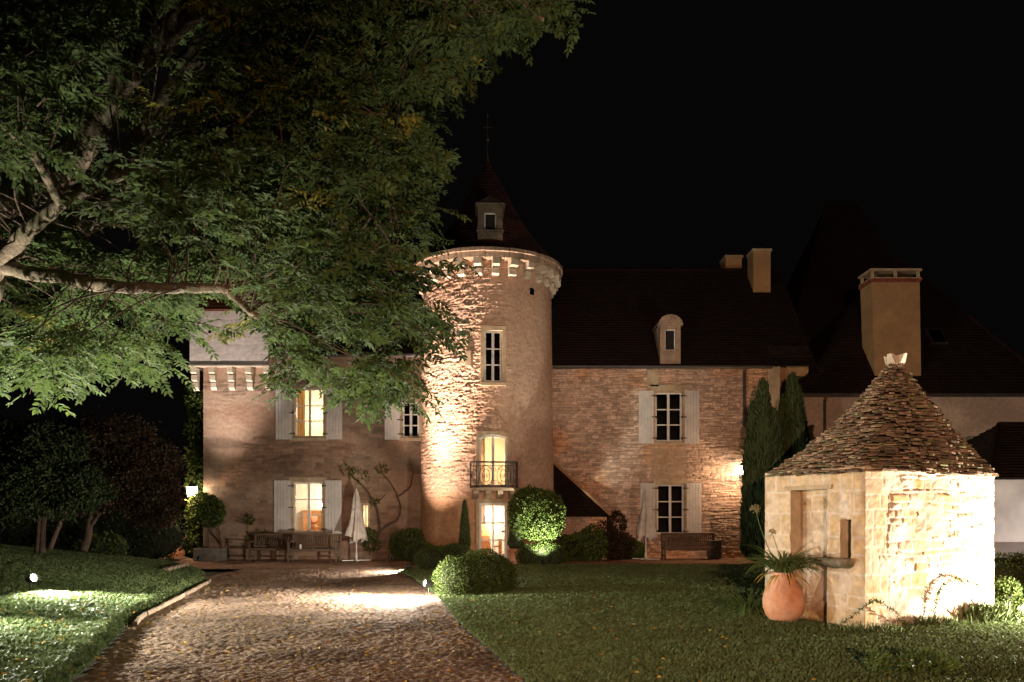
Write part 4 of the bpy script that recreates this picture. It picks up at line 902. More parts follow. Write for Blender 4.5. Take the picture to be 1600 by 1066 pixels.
GAPS = [(330, 530, 84, 84, 1.0), (620, 345, 45, 38, .85), (500, 215, 60, 35, .5), (320, 60, 62, 74, .85), (275, 150, 48, 42, .92), (92, 262, 60, 26, .9), (515, 130, 42, 28, .9), (205, 545, 70, 42, .75), (70, 375, 45, 22, .8), (180, 205, 35, 30, .8), (35, 30, 60, 40, .5), (330, 20, 60, 40, .85), (480, 440, 60, 40, .3), (570, 300, 200, 120, .15), (30, 470, 60, 40, .6), (345, 580, 40, 30, .6), (320, 500, 40, 50, .55), (600, 500, 70, 60, .35), (560, 560, 90, 40, .55), (440, 560, 60, 30, .3)]
xx = RNG.uniform(-130, 900, 9000); yy = RNG.uniform(-70, 650, 9000); k = inpoly(xx, yy)
for gx, gy, rx, ry, w_ in GAPS: k &= ~((((xx - gx) / rx) ** 2 + ((yy - gy) / ry) ** 2 < 1) & (RNG.random(len(xx)) < w_))
xx, yy = xx[k], yy[k]; CL = []
for x, y in zip(xx, yy):
    Y = RNG.uniform(8.6, 13.2); 
    if y > 480: Y = RNG.uniform(8.8, 11.5)
    p = at(x, y, Y)
    if any(Y < ly + .55 and (x - lx) ** 2 + (y - lly) ** 2 < 62 ** 2 for lx, lly, ly in VIS): continue
    if all((p - q).length > .56 for q in CL): CL.append(p)
    if len(CL) > 440: break
for x, y, Y in ((455, 500, 10.2), (450, 545, 10.0), (455, 560, 10.3), (-20, 530, 8.6), (650, 470, 10.4), (622, 555, 10.2), (640, 430, 10.5), (300, 270, 10), (330, 300, 9.8), (360, 340, 9.8), (420, 380, 9.9)): CL.append(at(x, y, Y))
for q in range(90):   # crown above and left of the frame, and behind
    p = at(RNG.uniform(-700, 700), RNG.uniform(-520, -60), RNG.uniform(10, 15)); CL.append(p)
for q in range(60): CL.append(at(RNG.uniform(-700, -130), RNG.uniform(-100, 500), RNG.uniform(9.5, 14)))
LPa = np.array([tuple(p) for p in LP]); USE = np.zeros(len(LPa)); tw_b = MB(); T0, TD, TL = [], [], []
for c in CL:
    ca_ = np.array(tuple(c)); dd = np.linalg.norm(LPa - ca_, axis=1); j = int(np.argmin(dd + .6 * (LPa[:, 2] > ca_[2] + .3) + USE)); USE[max(0, j - 1):j + 2] += .3; s = Vector(LPa[j])
    if (s - c).length < 3.5:
        mid = (s + c) / 2 + Vector((0, 0, .12 + random.uniform(0, .15))); q1v = s.lerp(c, .33) + Vector((random.uniform(-.1, .1), random.uniform(-.1, .1), random.uniform(.02, .16))); q2v = s.lerp(c, .68) + Vector((random.uniform(-.1, .1), random.uniform(-.1, .1), random.uniform(.0, .14))); tw_b.tube(curve([s, q1v, q2v, c], 3), [.013 - .0008 * i_ for i_ in range(10)], 5, cap=False)
        out = (c - s); out.z *= .4; out = out.normalized() if out.length > .1 else Vector((1, 0, 0))
    else: out = Vector((random.uniform(-1, 1), random.uniform(-1, 1), 0)).normalized()
    nt_ = random.randint(5, 6)
    for q in range(nt_):
        a = (q - nt_ / 2) * .62 + random.uniform(-.3, .3); d = Matrix.Rotation(a, 3, 'Z') @ out
        d = (d + Vector((0, 0, random.uniform(-.45, .25)))).normalized(); L = random.uniform(.45, .85)
        st = c + Vector((random.uniform(-1, 1), random.uniform(-1, 1), random.uniform(-.6, .6))) * .16
        T0.append(tuple(st)); TD.append(tuple(d)); TL.append(L); tw_b.tube([st, st + d * L * .6 - Vector((0, 0, .03)), st + d * L - Vector((0, 0, .12 * L))], [.007, .005, .003], 4, cap=False)
tag(tw_b.build('twigs', M_['vine'], tr), kind='stuff')
def compound(T0, TD, TL, per=9, leafL=.24, pairs=4, lf=.095, lw=.041, droop=.35):
    T0, TD, TL = np.array(T0), np.array(TD), np.array(TL); n = len(T0)
    s = (np.arange(per) + .6) / per; P = T0[:, None] + TD[:, None] * (TL[:, None] * s)[..., None]; P[..., 2] -= .12 * (TL[:, None] * s ** 2)
    Dt = np.repeat(TD[:, None], per, 1); side = np.cross(Dt, np.array([0, 0, 1.])); side /= np.linalg.norm(side, axis=-1)[..., None] + 1e-9
    sg = np.where(np.arange(per) % 2, 1., -1.)[None, :, None]
    D = Dt * .65 + side * sg * (.75 + .3 * RNG.random((n, per, 1))) + RNG.normal(0, .22, (n, per, 3)); D[..., 2] -= droop * RNG.random((n, per))
    D /= np.linalg.norm(D, axis=-1)[..., None]; P = P.reshape(-1, 3); D = D.reshape(-1, 3); m = len(P)
    Up = np.array([0, 0, 1.]) + RNG.normal(0, .35, (m, 3)); S = np.cross(D, Up); S /= np.linalg.norm(S, axis=1)[:, None] + 1e-9; U = np.cross(S, D)
    LL = leafL * (.7 + .5 * RNG.random(m)); Ps, Ds, Ns = [], [], []
    for q in range(pairs):
        t = (q + .8) / (pairs + .3)
        for sd in (-1, 1):
            Ps.append(P + D * (LL * t)[:, None] - U * (LL * .15 * t * t)[:, None]); Ds.append(D * .55 + S * sd * .85 + RNG.normal(0, .13, (m, 3)) - np.array([0, 0, .15])); Ns.append(U + RNG.normal(0, .25, (m, 3)))
    Ps.append(P + D * (LL * .95)[:, None] - U * (LL * .15)[:, None]); Ds.append(D); Ns.append(U)
    Ps, Ds, Ns = np.concatenate(Ps), np.concatenate(Ds), np.concatenate(Ns); q = len(Ps)
    return leafverts(Ps, Ds, Ns, lf * (.7 + .55 * RNG.random(q)), lw * (.75 + .5 * RNG.random(q)), .15)
k = RNG.random(len(T0)) < .03
T0, TD, TL = np.array(T0), np.array(TD), np.array(TL)
V, F_ = compound(T0[~k], TD[~k], TL[~k]); print('leaf quads', len(F_))
link('crown', npmesh('crown', V, F_), M_['leaf'], tr)
V, F_ = compound(T0[k], TD[k], TL[k]); link('yellowing_leaves', npmesh('yellowing_leaves', V, F_), M_['leafy'], tr)

# ------------------------------------------------------------------ small trees on the mound
def small_tree(label, base, stems, crown, n, m, L=.09, W=.05):
    t = thing('small_tree', label, 'tree', base)
    for pts, r0, r1 in stems:
        P = curve(pts, 4); k = len(P); b = MB(); b.tube(P, [r0 + (r1 - r0) * j / (k - 1) for j in range(k)], 9, lump=.05); b.build('trunk', M_['vine'], t, smooth=True)
    pr = []
    for i, (c, r) in enumerate(crown):
        V, F_ = ellipsoid_leaves(c, r, n, L, W, .45, i * 7 + c[0], up=-.1, shell_=.75); pr.append((V, F_, 0))
    merged('crown', pr, [M_[m]], t)
def cr(lst, Y): return [((X(px, Y + dy), Y + dy, Z(py, Y + dy)), (rx / F * Y, rx / F * Y * .8, ry / F * Y)) for px, py, rx, ry, dy in lst]
Yt = 22.0
small_tree('multi stemmed small tree with dark green crown, left on the mound', (X(65, Yt), Yt, .7),
  [([at(58, 872, Yt), at(62, 820, Yt), at(56, 790, Yt), at(50, 760, Yt)], .09, .05), ([at(66, 872, Yt), at(68, 820, Yt), at(76, 780, Yt), at(90, 750, Yt)], .08, .05), ([at(78, 858, Yt), at(95, 815, Yt), at(112, 780, Yt), at(125, 755, Yt)], .07, .04)],
  cr([(60, 760, 70, 45, 0), (20, 745, 60, 60, .6), (85, 710, 60, 45, .4), (30, 700, 60, 38, 1), (-50, 760, 80, 70, 1), (125, 765, 40, 32, 0)], Yt), 7000, 'darkleaf')
Yt = 23.0
small_tree('small tree with leaning forked trunk and reddish autumn crown beside the lantern', (X(135, Yt), Yt, .6),
  [([at(130, 860, Yt), at(138, 835, Yt), at(140, 812, Yt), at(150, 780, Yt)], .13, .06), ([at(140, 825, Yt), at(152, 808, Yt), at(170, 785, Yt)], .06, .04)],
  cr([(150, 755, 70, 45, 0), (205, 745, 65, 50, .3), (175, 700, 70, 42, .2), (240, 775, 38, 42, .5), (120, 690, 50, 38, 1), (235, 720, 40, 32, .6)], Yt), 7000, 'redleaf')
bush('shrub', 'low pale leaved shrub behind the trunks of the mound trees', 'shrub', [((X(150, 25), 25, .45), (.7, .5, .5)), ((X(165, 25), 25.3, .5), (.5, .4, .5))], 1800, .09, .05, 'box')
bush('hedge', 'dark hedge along the back of the mound at the far left', 'hedge', [((X(p, 28), 28, .9), (1.4, .7, 1.1 + .3 * (i % 2))) for i, p in enumerate((-60, -10, 40, 90, 140, 190, 230))], 9000, .10, .06, 'darkleaf', core=.85)

# ------------------------------------------------------------------ clipped box, hedges, shrubs
bush('boxwood', 'large double boxwood ball at the corner of drive and lawn', 'boxwood', [((-1.08, 15.75, .33), (.46, .44, .43)), ((-.62, 16.0, .40), (.56, .50, .50)), ((-.32, 16.25, .33), (.40, .42, .44))], 21000, .032, .018, 'box', lump=.10)
bush('boxwood', 'dark boxwood ball behind the large double one at the yard edge', 'boxwood', [((-2.35, 23.2, .28), (.50, .45, .40)), ((-1.70, 23.5, .32), (.62, .5, .42))], 7000, .035, .02, 'box')
bush('boxwood', 'low boxwood hedge left of the tower door, lit by its uplight', 'hedge', [((-2.95, 26.0, .30), (.55, .4, .42)), ((-2.25, 26.0, .26), (.55, .4, .36)), ((-1.9, 26.2, .3), (.4, .4, .36))], 6000, .04, .022, 'box')
bush('shrub', 'dark rounded shrub between plastered wing and tower foot', 'shrub', [((-3.6, 28.2, .5), (.75, .5, .62)), ((-3.2, 28.0, .3), (.6, .4, .45))], 4500, .06, .035, 'ivy')
bush('low_hedge', 'low clipped hedge with a spot of light under the big round bush', 'hedge', [((.55, 25.95, .26), (.42, .30, .40)), ((1.0, 25.9, .28), (.45, .30, .42)), ((1.4, 26.0, .25), (.38, .3, .38))], 6000, .04, .022, 'box')
bb = thing('round_bush', 'big round evergreen bush lit from below right of the tower door', 'shrub', (.8, 26.4, 0))
bush('foliage', '', '', [((.62, 26.25, 1.82), (.62, .5, .70)), ((1.12, 26.3, 1.60), (.58, .5, .72)), ((.95, 26.2, 1.25), (.66, .5, .52)), ((.36, 26.2, 1.45), (.4, .4, .5))], 13000, .075, .05, 'ivy', lump=.24, parent=bb, core=.76)
b = MB(); b.tube([(.8, 26.4, 0), (.82, 26.35, .5), (.9, 26.3, 1.0)], [.09, .08, .06], 8); b.build('trunk', M_['bark'], bb)
def topiary(label, x, Y, r, z0, z1, pr):
    t = thing('potted_topiary', label, 'potted plant', (x, Y, 0), group='potted cones beside the tower door')
    b = MB(); b.lathe([(pr * .72, 0), (pr * .78, .04), (pr * .95, z0 * .72), (pr * 1.02, z0 * .80), (pr * 1.15, z0 * .82), (pr * 1.17, z0 * .96), (pr * 1.0, z0), (pr * .9, z0 - .05), (.001, z0 - .05)], 24, (x, Y, 0)); b.build('pot', M_['terra'], t, smooth=False)
    n = 3400; u = RNG.random(n); a = RNG.random(n) * 6.28; rr_ = r * (1 - u) ** .55 * (.85 + .3 * fbm(a * 1.2, u * 6, 2, 2)) * (1 - .15 * RNG.random(n)); rr_ *= sst(-.05, .08, u)
    P = np.stack([x + rr_ * np.cos(a), Y + rr_ * np.sin(a), z0 + .02 + (z1 - z0) * u], -1); D = np.stack([np.cos(a) * .5, np.sin(a) * .5, 1 + 0 * a], -1) + RNG.normal(0, .3, (n, 3))
    V, F_ = leafverts(P, D, np.stack([np.cos(a), np.sin(a), 0 * a], -1) + RNG.normal(0, .4, (n, 3)), .05, .022)
    b = MB(); b.lathe([(r * .8, z0), (r * .7, z0 + (z1 - z0) * .3), (r * .45, z0 + (z1 - z0) * .7), (.001, z1 - .05)], 10, (x, Y, 0)); c = b.build('tmp', None)
    V2 = np.array([v.co[:] for v in c.data.vertices]); F2 = np.array([list(p.vertices) for p in c.data.polygons if len(p.vertices) == 4]); bpy.data.objects.remove(c)
    merged('foliage', [(V, F_, 0), (V2, F2, 1)], [M_['cyp'], M_['core']], t)
topiary('narrow potted cone left of the tower door', -1.56, 26.15, .19, .46, 2.05, .22)
topiary('broader potted cone right of the tower door, in front of the round bush', .12, 26.3, .27, .50, 1.75, .24)
for i, (px, py, rx, ry, Y, m, lab) in enumerate([(893, 858, 24, 20, 28.2, 'ivy', 'dark leafy shrub next to the low hedge in front of the lean-to'), (922, 853, 22, 24, 28.3, 'ivy', 'dark leafy shrub in the middle of the bed under the lean-to'), (945, 845, 17, 30, 28.9, 'redleaf', 'straggly rose with reddish leaves at the right end of the lean-to'),
        (970, 857, 18, 20, 29.2, 'redleaf', 'low reddish shrub left of the right parasol'), (992, 862, 12, 12, 29.4, 'ivy', 'small low shrub just behind the right parasol')]):
    bush('shrub', lab, 'shrub', [((X(px, Y), Y, Z(py, Y)), (rx / F * Y * 1.1, .35, ry / F * Y * 1.1))], 1500, .10, .06, m, lump=.3, core=.6)
bush('climbing_rose', 'thin climbing rose against the wall between lean-to and right parasol', 'climber', [((X(962, 29.8), 29.75, Z(820, 29.8)), (.35, .12, .5)), ((X(948, 29.8), 29.75, Z(838, 29.8)), (.4, .15, .35))], 1100, .09, .05, 'redleaf', core=0)
# cypresses
def cypress(label, x, Y, h, r, peaks):
    t = thing('cypress', label, 'cypress', (x, Y, 0), group='columnar cypresses at the end of the stone wing')
    b = MB(); b.tube([(x, Y, 0), (x, Y, h * .55)], [.10, .04], 8); b.build('trunk', M_['bark'], t)
    pr = []
    for (ox, oy, hh, rr0) in peaks:
        n = int(5200 * hh / 6); u = RNG.random(n) ** .8; a = RNG.random(n) * 6.28
        prof_ = np.minimum(1, (u * 9) ** .5 + .25) * (1 - u ** 2.3) ** .85
        rr_ = rr0 * prof_ * (.72 + .5 * fbm(a * 1.6 + ox * 9, u * 9, 5 + ox, 3)) * (1 - .22 * RNG.random(n) ** 2)
        P = np.stack([x + ox + rr_ * np.cos(a), Y + oy + rr_ * np.sin(a), .05 + hh * u * .97], -1)
        D = np.stack([np.cos(a) * .28, np.sin(a) * .28, 1 + 0 * a], -1) + RNG.normal(0, .16, (n, 3))
        V, F_ = leafverts(P, D, np.stack([np.cos(a), np.sin(a), 0 * a], -1) + RNG.normal(0, .5, (n, 3)), .20 + .16 * RNG.random(n), .055); pr.append((V, F_, 0))
        pts = []; k_, q_ = 14, 12
        for i in range(k_ + 1):
            uu = i / k_; rv = rr0 * .68 * min(1, (uu * 9) ** .5 + .25) * max(.02, (1 - uu ** 2.3)) ** .85
            for j in range(q_): pts.append((x + ox + rv * math.cos(6.2832 * j / q_), Y + oy + rv * math.sin(6.2832 * j / q_), .05 + hh * .95 * uu))
        pr.append((np.array(pts), np.array([(i * q_ + j, i * q_ + (j + 1) % q_, (i + 1) * q_ + (j + 1) % q_, (i + 1) * q_ + j) for i in range(k_) for j in range(q_)]), 1))
    merged('foliage', pr, [M_['cyp'], M_['core']], t)
cypress('dark columnar cypress nearest the wall lantern, left of the pair', X(1192, 26.6), 26.6, 6.2, .55, [(0, 0, Z(598, 26.6) , .58), (-.26, .1, 5.3, .42), (.28, -.1, 5.0, .42), (-.1, -.25, 5.6, .36), (.12, .2, 5.9, .3), (.5, .1, 4.9, .36)])
cypress('dark columnar cypress right of the pair, behind the well house', X(1238, 27.2), 27.2, 6.3, .5, [(0, 0, Z(588, 27.2), .50), (-.25, .1, 5.6, .42), (-.5, .2, 4.9, .36), (.25, 0, 5.5, .38), (.1, -.2, 5.9, .3)])
# right edge planting
bush('hedge', 'clipped dark hedge behind the right corner of the well house', 'hedge', [((9.0 + i * .55, 14.5, .42), (.5, .45, .48 + .05 * (i % 2))) for i in range(6)], 14000, .045, .025, 'box', core=.86)
bush('shrub', 'small bright shrub at the right foot of the well house wall', 'shrub', [((X(1572, 12.6), 12.6, .28), (.22, .22, .32))], 1300, .05, .025, 'box', core=.5)
bush('low_plant', 'small leafy plant at the bottom edge in front of the well house, left of two', 'plant', [((X(1372, 7.9), 7.9, .08), (.09, .09, .15))], 260, .06, .02, 'box', core=0)
bush('low_plant', 'bushier leafy plant at the bottom edge in front of the well house, right of two', 'plant', [((X(1440, 7.9), 7.9, .08), (.24, .16, .17)), ((X(1470, 8.1), 8.1, .06), (.16, .12, .12))], 1100, .05, .018, 'box', core=0)
bush('ivy', 'ivy column climbing the far left corner of the plastered wing', 'climber', [((-11.75, 29.9, z), (.42, .5, .7)) for z in (.6, 1.6, 2.7, 3.8, 4.9, 5.9)], 9000, .11, .08, 'ivy', lump=.25, core=.7)
bush('wall_shrub', 'dark round climber beside the left wall lantern', 'climber', [((X(328, 28.6), 28.6, Z(800, 28.6)), (.45, .35, .52)), ((X(312, 28.6), 28.6, Z(786, 28.6)), (.35, .3, .35))], 2600, .08, .05, 'ivy', lump=.25, core=.6)

# climbers on the plastered wall
def climber(label, lines, leaves_at=()):
    t = thing('wall_climber', label, 'climber', (X(lines[0][0][0][0], 28.9), 28.9, 0))
    b = MB()
    for pts, r in lines:
        P = curve([at(x, y, 28.9) for x, y in pts], 4); k = len(P); b.tube([p + Vector((random.uniform(-.02, .02), random.uniform(-.03, .0), random.uniform(-.02, .02))) for p in P], [r * (1 - .6 * j / k) for j in range(k)], 6, lump=.12)
    b.build('stem', M_['vine'], t)
    pr = []
    for x, y, r, n in leaves_at:
        V, F_ = ellipsoid_leaves(tuple(at(x, y, 28.8)), (r, .1, r * .7), n, .09, .06, .3, x); pr.append((V, F_, 0))
    if pr: merged('foliage', pr, [M_['ivy']], t)
climber('bare twisting vine on the plastered wall right of the left parasol', [([(583, 862), (593, 830), (590, 800), (583, 783), (572, 765), (558, 752), (545, 740)], .05), ([(592, 832), (608, 820), (621, 811), (626, 795), (621, 775), (612, 757), (599, 742), (594, 728)], .035), ([(621, 776), (634, 768), (643, 755), (646, 738), (641, 725)], .025), ([(583, 783), (595, 780), (603, 772)], .02)],
        [(562, 745, .35, 60), (540, 735, .3, 45), (597, 733, .22, 40), (585, 785, .15, 30)])
climber('thin stemmed climber on the wall at the far left corner', [([(358, 872), (345, 850), (332, 832), (322, 812)], .03), ([(345, 850), (342, 825), (336, 805)], .02), ([(330, 868), (326, 840), (324, 818)], .02)], [(335, 815, .3, 90)])
climber('spindly rose beside the left bench', [([(392, 868), (390, 845), (386, 822), (390, 808)], .015), ([(390, 845), (402, 830), (412, 812)], .01)], [(388, 813, .22, 60), (398, 842, .25, 60), (412, 835, .2, 35)])
climber('leafy low climber just right of the left parasol', [([(578, 868), (576, 845), (573, 825)], .015)], [(576, 835, .25, 150), (580, 852, .3, 200)])

# ------------------------------------------------------------------ garden furniture
def bench(label, loc, w, rz):
    t = thing('garden_bench', label, 'bench', (0, 0, 0), 0, 'slatted wooden garden benches')
    b = MB()
    for i in range(5): b.box((0, -.22 + i * .11, .43), (w - .1, .085, .025), bev=.004)
    b.box((0, -.27, .385), (w - .12, .03, .07)); b.box((0, .25, .385), (w - .12, .03, .07)); b.build('seat', M_['oak'], t, False)
    b = MB(); n = int(w / .075)
    for i in range(n): x = -w/2 + .09 + (w - .18) * i / (n - 1); b.add([(x - .018, .26, .50), (x + .018, .26, .50), (x + .018, .285, .50), (x - .018, .285, .50), (x - .018, .33, .88), (x + .018, .33, .88), (x + .018, .355, .88), (x - .018, .355, .88)], [(0,1,5,4),(1,2,6,5),(2,3,7,6),(3,0,4,7)])
    b.box((0, .27, .48), (w - .08, .035, .06)); b.box((0, .345, .91), (w - .02, .04, .075), bev=.006); b.build('backrest', M_['oak'], t, False)
    for sx in (-1, 1):
        x = sx * (w/2 - .04)
        b = MB(); b.box((x, -.27, .32), (.06, .06, .64), bev=.005); b.build('leg', M_['oak'], t, False)
        b = MB(); b.tube([(x, .27, 0), (x, .26, .44), (x, .35, .93)], .036, 4); b.build('leg', M_['oak'], t, False)
        b = MB(); b.box((x, -.02, .66), (.075, .62, .03), bev=.006); b.build('armrest', M_['oak'], t, False)
        b = MB(); b.box((x, 0, .13), (.04, .5, .05)); b.build('stretcher', M_['oak'], t, False)
    t.location = loc; t.rotation_euler = (0, 0, rz); return t
bench('slatted wooden bench under the lit ground floor window, left of two', (X(424, 28.2), 28.2, .0), 1.45, .0)
bench('slatted wooden bench with a white mug, nearer the left parasol', (X(491, 27.6), 27.6, .0), 1.72, .0)
bench('slatted wooden bench under the right wing window', (X(1078, 28.9), 28.9, 0), 1.98, .0)
b = MB(); b.lathe([(.028, 0), (.038, .01), (.042, .15), (.036, .15), (.030, .02), (.001, .02)], 16, (X(469.5, 27.45), 27.45, .4435)); tag(b.build('mug', M_['white']), 'small white mug standing on the bench nearest the left parasol', 'mug')
def parasol(label, loc, h, rz, off=0):
    t = thing('closed_parasol', label, 'parasol', loc, rz, 'closed cream parasols')
    b = MB(); b.tube([(0, 0, .03), (0, 0, h)], .024, 10); b.build('pole', M_['white'], t, False)
    b = MB(); b.lathe([(.001, h + .06), (.02, h + .05), (.025, h), (.02, h - .01)][::-1], 10); b.build('finial', M_['white'], t, False)
    b = MB(); n = 64; prof_ = [(.02, h - .0), (.06, h - .10), (.10, h - .3), (.12, h - .5), (.135, h - .68), (.17, h - .95), (.22, h - 1.25), (.27, h - 1.5), (.29, h - 1.68)]
    V_ = []
    for i, (r, z) in enumerate(prof_):
        for j in range(n):
            th = 2 * math.pi * j / n; k_ = i / (len(prof_) - 1); q = r * (1 + (.10 + .32 * k_) * math.sin(th * 6 + off + .5 * math.sin(z * 3)) + .08 * math.sin(th * 11 + z * 4))
            dz = -.20 * k_ * k_ * (.5 + .5 * math.sin(th * 3 + off + 1)) + (.10 * k_ if math.sin(th * 2 + off) > 0 else 0)
            V_.append((q * math.cos(th) + .035 * k_ * math.sin(off), q * math.sin(th), z + dz))
    b.add(V_, [(i * n + j, i * n + (j + 1) % n, (i + 1) * n + (j + 1) % n, (i + 1) * n + j) for i in range(len(prof_) - 1) for j in range(n)])
    can = b.build('canopy', M_['canvas'], t, False, smooth=True)
    b = MB(); b.lathe([(.155, h - .66), (.165, h - .68), (.165, h - .71), (.155, h - .73)], 20); b.build('strap', M_['canvas'], can, False)
    b = MB(); b.box((0, 0, .02), (1.0, .09, .03)); b.box((0, 0, .021), (.09, .8, .03)); b.lathe([(.04, .03), (.04, .25), (.03, .26)], 10); b.build('base', M_['white'], t, False); return t
parasol('closed cream parasol in front of the plastered wing', (X(557, 27.9), 27.9, 0), Z(766, 27.9), .3, .4)
parasol('closed cream parasol in front of the stone wing', (X(1009, 28.7), 28.7, 0), Z(764, 28.7), -.5, 2.1)
b = MB(); b.lathe([(.30, .0), (.36, .03), (.385, .2), (.37, .42), (.33, .5), (.001, .5)], 28, (X(273, 29.6), 29.6, .03)); t = thing('terracotta_planter', 'orange terracotta pedestal with a wide dark basin at the far left', 'planter', (X(273, 29.6), 29.6, 0)); b.build('pedestal', M_['terra'], t)
b = MB(); b.lathe([(.34, .52), (.42, .58), (.53, .70), (.55, .76), (.53, .78), (.47, .70), (.001, .66)], 28, (X(273, 29.6), 29.6, 0)); b.build('basin', mat('brown_basin', (.14, .06, .04), .6, .3, 8), t)
b = MB(); b.box((X(262, 29.5), 29.5, .015), (1.5, 1.9, .06), bev=.01); tag(b.build('paving_slab', M_['kerb']), 'pale paving slab under the terracotta pedestal', 'paving slab')
b = MB(); x0, x1, y0, y1 = -11.05, -10.05, 27.6, 28.1
for q in ((x0, x1, y0, y0 + .08), (x0, x1, y1 - .08, y1), (x0, x0 + .08, y0 + .08, y1 - .08), (x1 - .08, x1, y0 + .08, y1 - .08)): b.bx(q[0], q[1], q[2], q[3], 0, .45, bev=.015)
b.bx(x0 + .08, x1 - .08, y0 + .08, y1 - .08, .0, .36); tag(b.build('stone_trough', mat('dark_trough_stone', (.13, .11, .09), .9, .4, 6, .01, 30, tint=(.20, .17, .13))), 'dark stone trough at the left foot of the plastered wing', 'trough')
b = MB(); b.bx(X(1108, 29.3), X(1125, 29.3), 29.1, 29.6, 0, .62, bev=.03); b.bx(X(1107, 29.3), X(1126, 29.3), 29.06, 29.64, .60, .68, bev=.02); tag(b.build('stone_block', mat('grey_block', (.16, .14, .13), .9, .3, 6, .01, 30)), 'grey stone block behind the right end of the right bench', 'stone block')

# terracotta jar with agapanthus
jx, jy = 3.96, 11.62; t = thing('terracotta_jar', 'bulbous terracotta jar planted with strap leaved agapanthus beside the well house', 'planter', (jx, jy, 0))
b = MB(); b.lathe([(.13, .03), (.19, .05), (.255, .13), (.292, .24), (.298, .33), (.28, .43), (.235, .54), (.19, .62), (.165, .68), (.175, .73), (.185, .75), (.165, .75), (.15, .69), (.001, .67)], 48, (jx, jy, .02), fn=lambda th, z: 1 + .008 * math.sin(th * 3 + z * 9)); b.build('jar', M_['terra'], t, smooth=True)
def ribbons(name, c, n, L0, L1, m, parent, spread=1, up=(1.0, 2.0), w_=.028, lab=None):
    V, Fr = [], []
    for i in range(n):
        a = random.uniform(0, 6.283); u = random.uniform(*up); d = Vector((math.cos(a) * spread, math.sin(a) * spread, u)).normalized(); p = Vector(c) + Vector((math.cos(a), math.sin(a), 0)) * .06
        L = random.uniform(L0, L1); k = 9; s = Vector((-math.sin(a), math.cos(a), 0)); g_ = random.uniform(1.2, 2.6); b0 = len(V); tw_ = random.uniform(-.5, .5)
        for j in range(k + 1):
            tt = j / k; ww = w_ * (1 - tt ** 2.2) * .5 + .001; ss = (s + Vector((0, 0, tw_ * tt))).normalized(); V += [tuple(p - ss * ww), tuple(p + Vector((0, 0, -ww * .35))), tuple(p + ss * ww)]
            p = p + d * (L / k); d = (d + Vector((0, 0, -g_ / k))).normalized()
        Fr += [(b0 + 3 * j + q, b0 + 3 * j + q + 1, b0 + 3 * j + q + 4, b0 + 3 * j + q + 3) for j in range(k) for q in (0, 1)]
    me = bpy.data.meshes.new(name); me.from_pydata(V, [], Fr); me.update(); return link(name, me, m, parent)
ribbons('leaves', (jx, jy, .72), 170, .45, .85, M_['strap'], t, w_=.036)
ribbons('yellowed_leaves', (jx, jy, .72), 12, .35, .5, mat('yellow_leaf', (.50, .33, .05), .6, .2, 8), t, up=(.2, .6))
def stalk(name, pts, r, head, parent):
    b = MB(); P = curve(pts, 5); b.tube(P, r, 6); o = b.build(name, M_['strap'], parent); b = MB(); e = P[-1]
    for i in range(46):
        d = Vector((random.gauss(0, 1), random.gauss(0, 1), random.gauss(.3, 1))).normalized(); b.tube([e, e + d * head], [.0016, .0022], 4); b.tube([e + d * head, e + d * (head + .026)], [.006, .004], 5)
    b.build('seed_head', mat('seed_head', (.34, .30, .16), .8, .2, 9), o)
stalk('flower_stalk', [(jx, jy, .7), tuple(at(1210, 878, 11.7)), tuple(at(1192, 835, 11.75)), tuple(at(1180, 796, 11.8))], .006, .055, t)
stalk('flower_stalk', [(jx, jy, .7), tuple(at(1215, 860, 11.6)), tuple(at(1206, 832, 11.6))], .005, .035, t)
o = ribbons('agapanthus', (3.68, 12.35, .03), 130, .5, .85, M_['strap'], None, w_=.032); tag(o, 'strap leaved clump growing from the lawn behind the terracotta jar', 'plant')
b = MB(); b.box((3.62, 11.25, .05), (.62, .22, .025), rz=-.25, bev=.005, jit=.004); tag(b.build('wooden_board', M_['oak']), 'short weathered board lying on the grass under the terracotta jar', 'board')
# sprigs on the well house wall
def sprig(name, label, pts, n, L=.05, W=.014):
    P = curve([MH @ Vector(p) for p in pts], 6); b = MB(); b.tube(P, .0035, 4); o = thing(name, label, 'climber', tuple(P[0])); b.build('stem', M_['vine'], o)
    pa = np.array([tuple(p) for p in P]); idx = RNG.random(n) * (len(pa) - 1.01); i0 = idx.astype(int); fr_ = (idx - i0)[:, None]; Q = pa[i0] * (1 - fr_) + pa[i0 + 1] * fr_
    T = pa[i0 + 1] - pa[i0]; T /= np.linalg.norm(T, axis=1)[:, None]; D = T * .5 + RNG.normal(0, .6, (n, 3)); V, F_ = leafverts(Q, D, RNG.normal(0, 1, (n, 3)), L, W); link('leaves', npmesh('leaves', V, F_), M_['ivy'], o)
sprig('jasmine_sprig', 'leafy shoot arching over the near corner of the well house', [(.75, -.06, .02), (.55, -.10, .22), (.25, -.13, .38), (.02, -.15, .46), (-.12, -.12, .40), (-.16, .05, .25), (-.18, .22, .12)], 150)
sprig('jasmine_sprig', 'upright leafy shoot on the middle of the lit well house wall', [(1.25, -.06, .02), (1.28, -.07, .25), (1.33, -.08, .45), (1.42, -.07, .58)], 90)
sprig('jasmine_sprig', 'long arching shoot on the right part of the lit well house wall', [(1.42, -.07, .58), (1.65, -.10, .68), (1.95, -.12, .66), (2.2, -.12, .52), (2.32, -.10, .25), (2.36, -.08, .04)], 120)
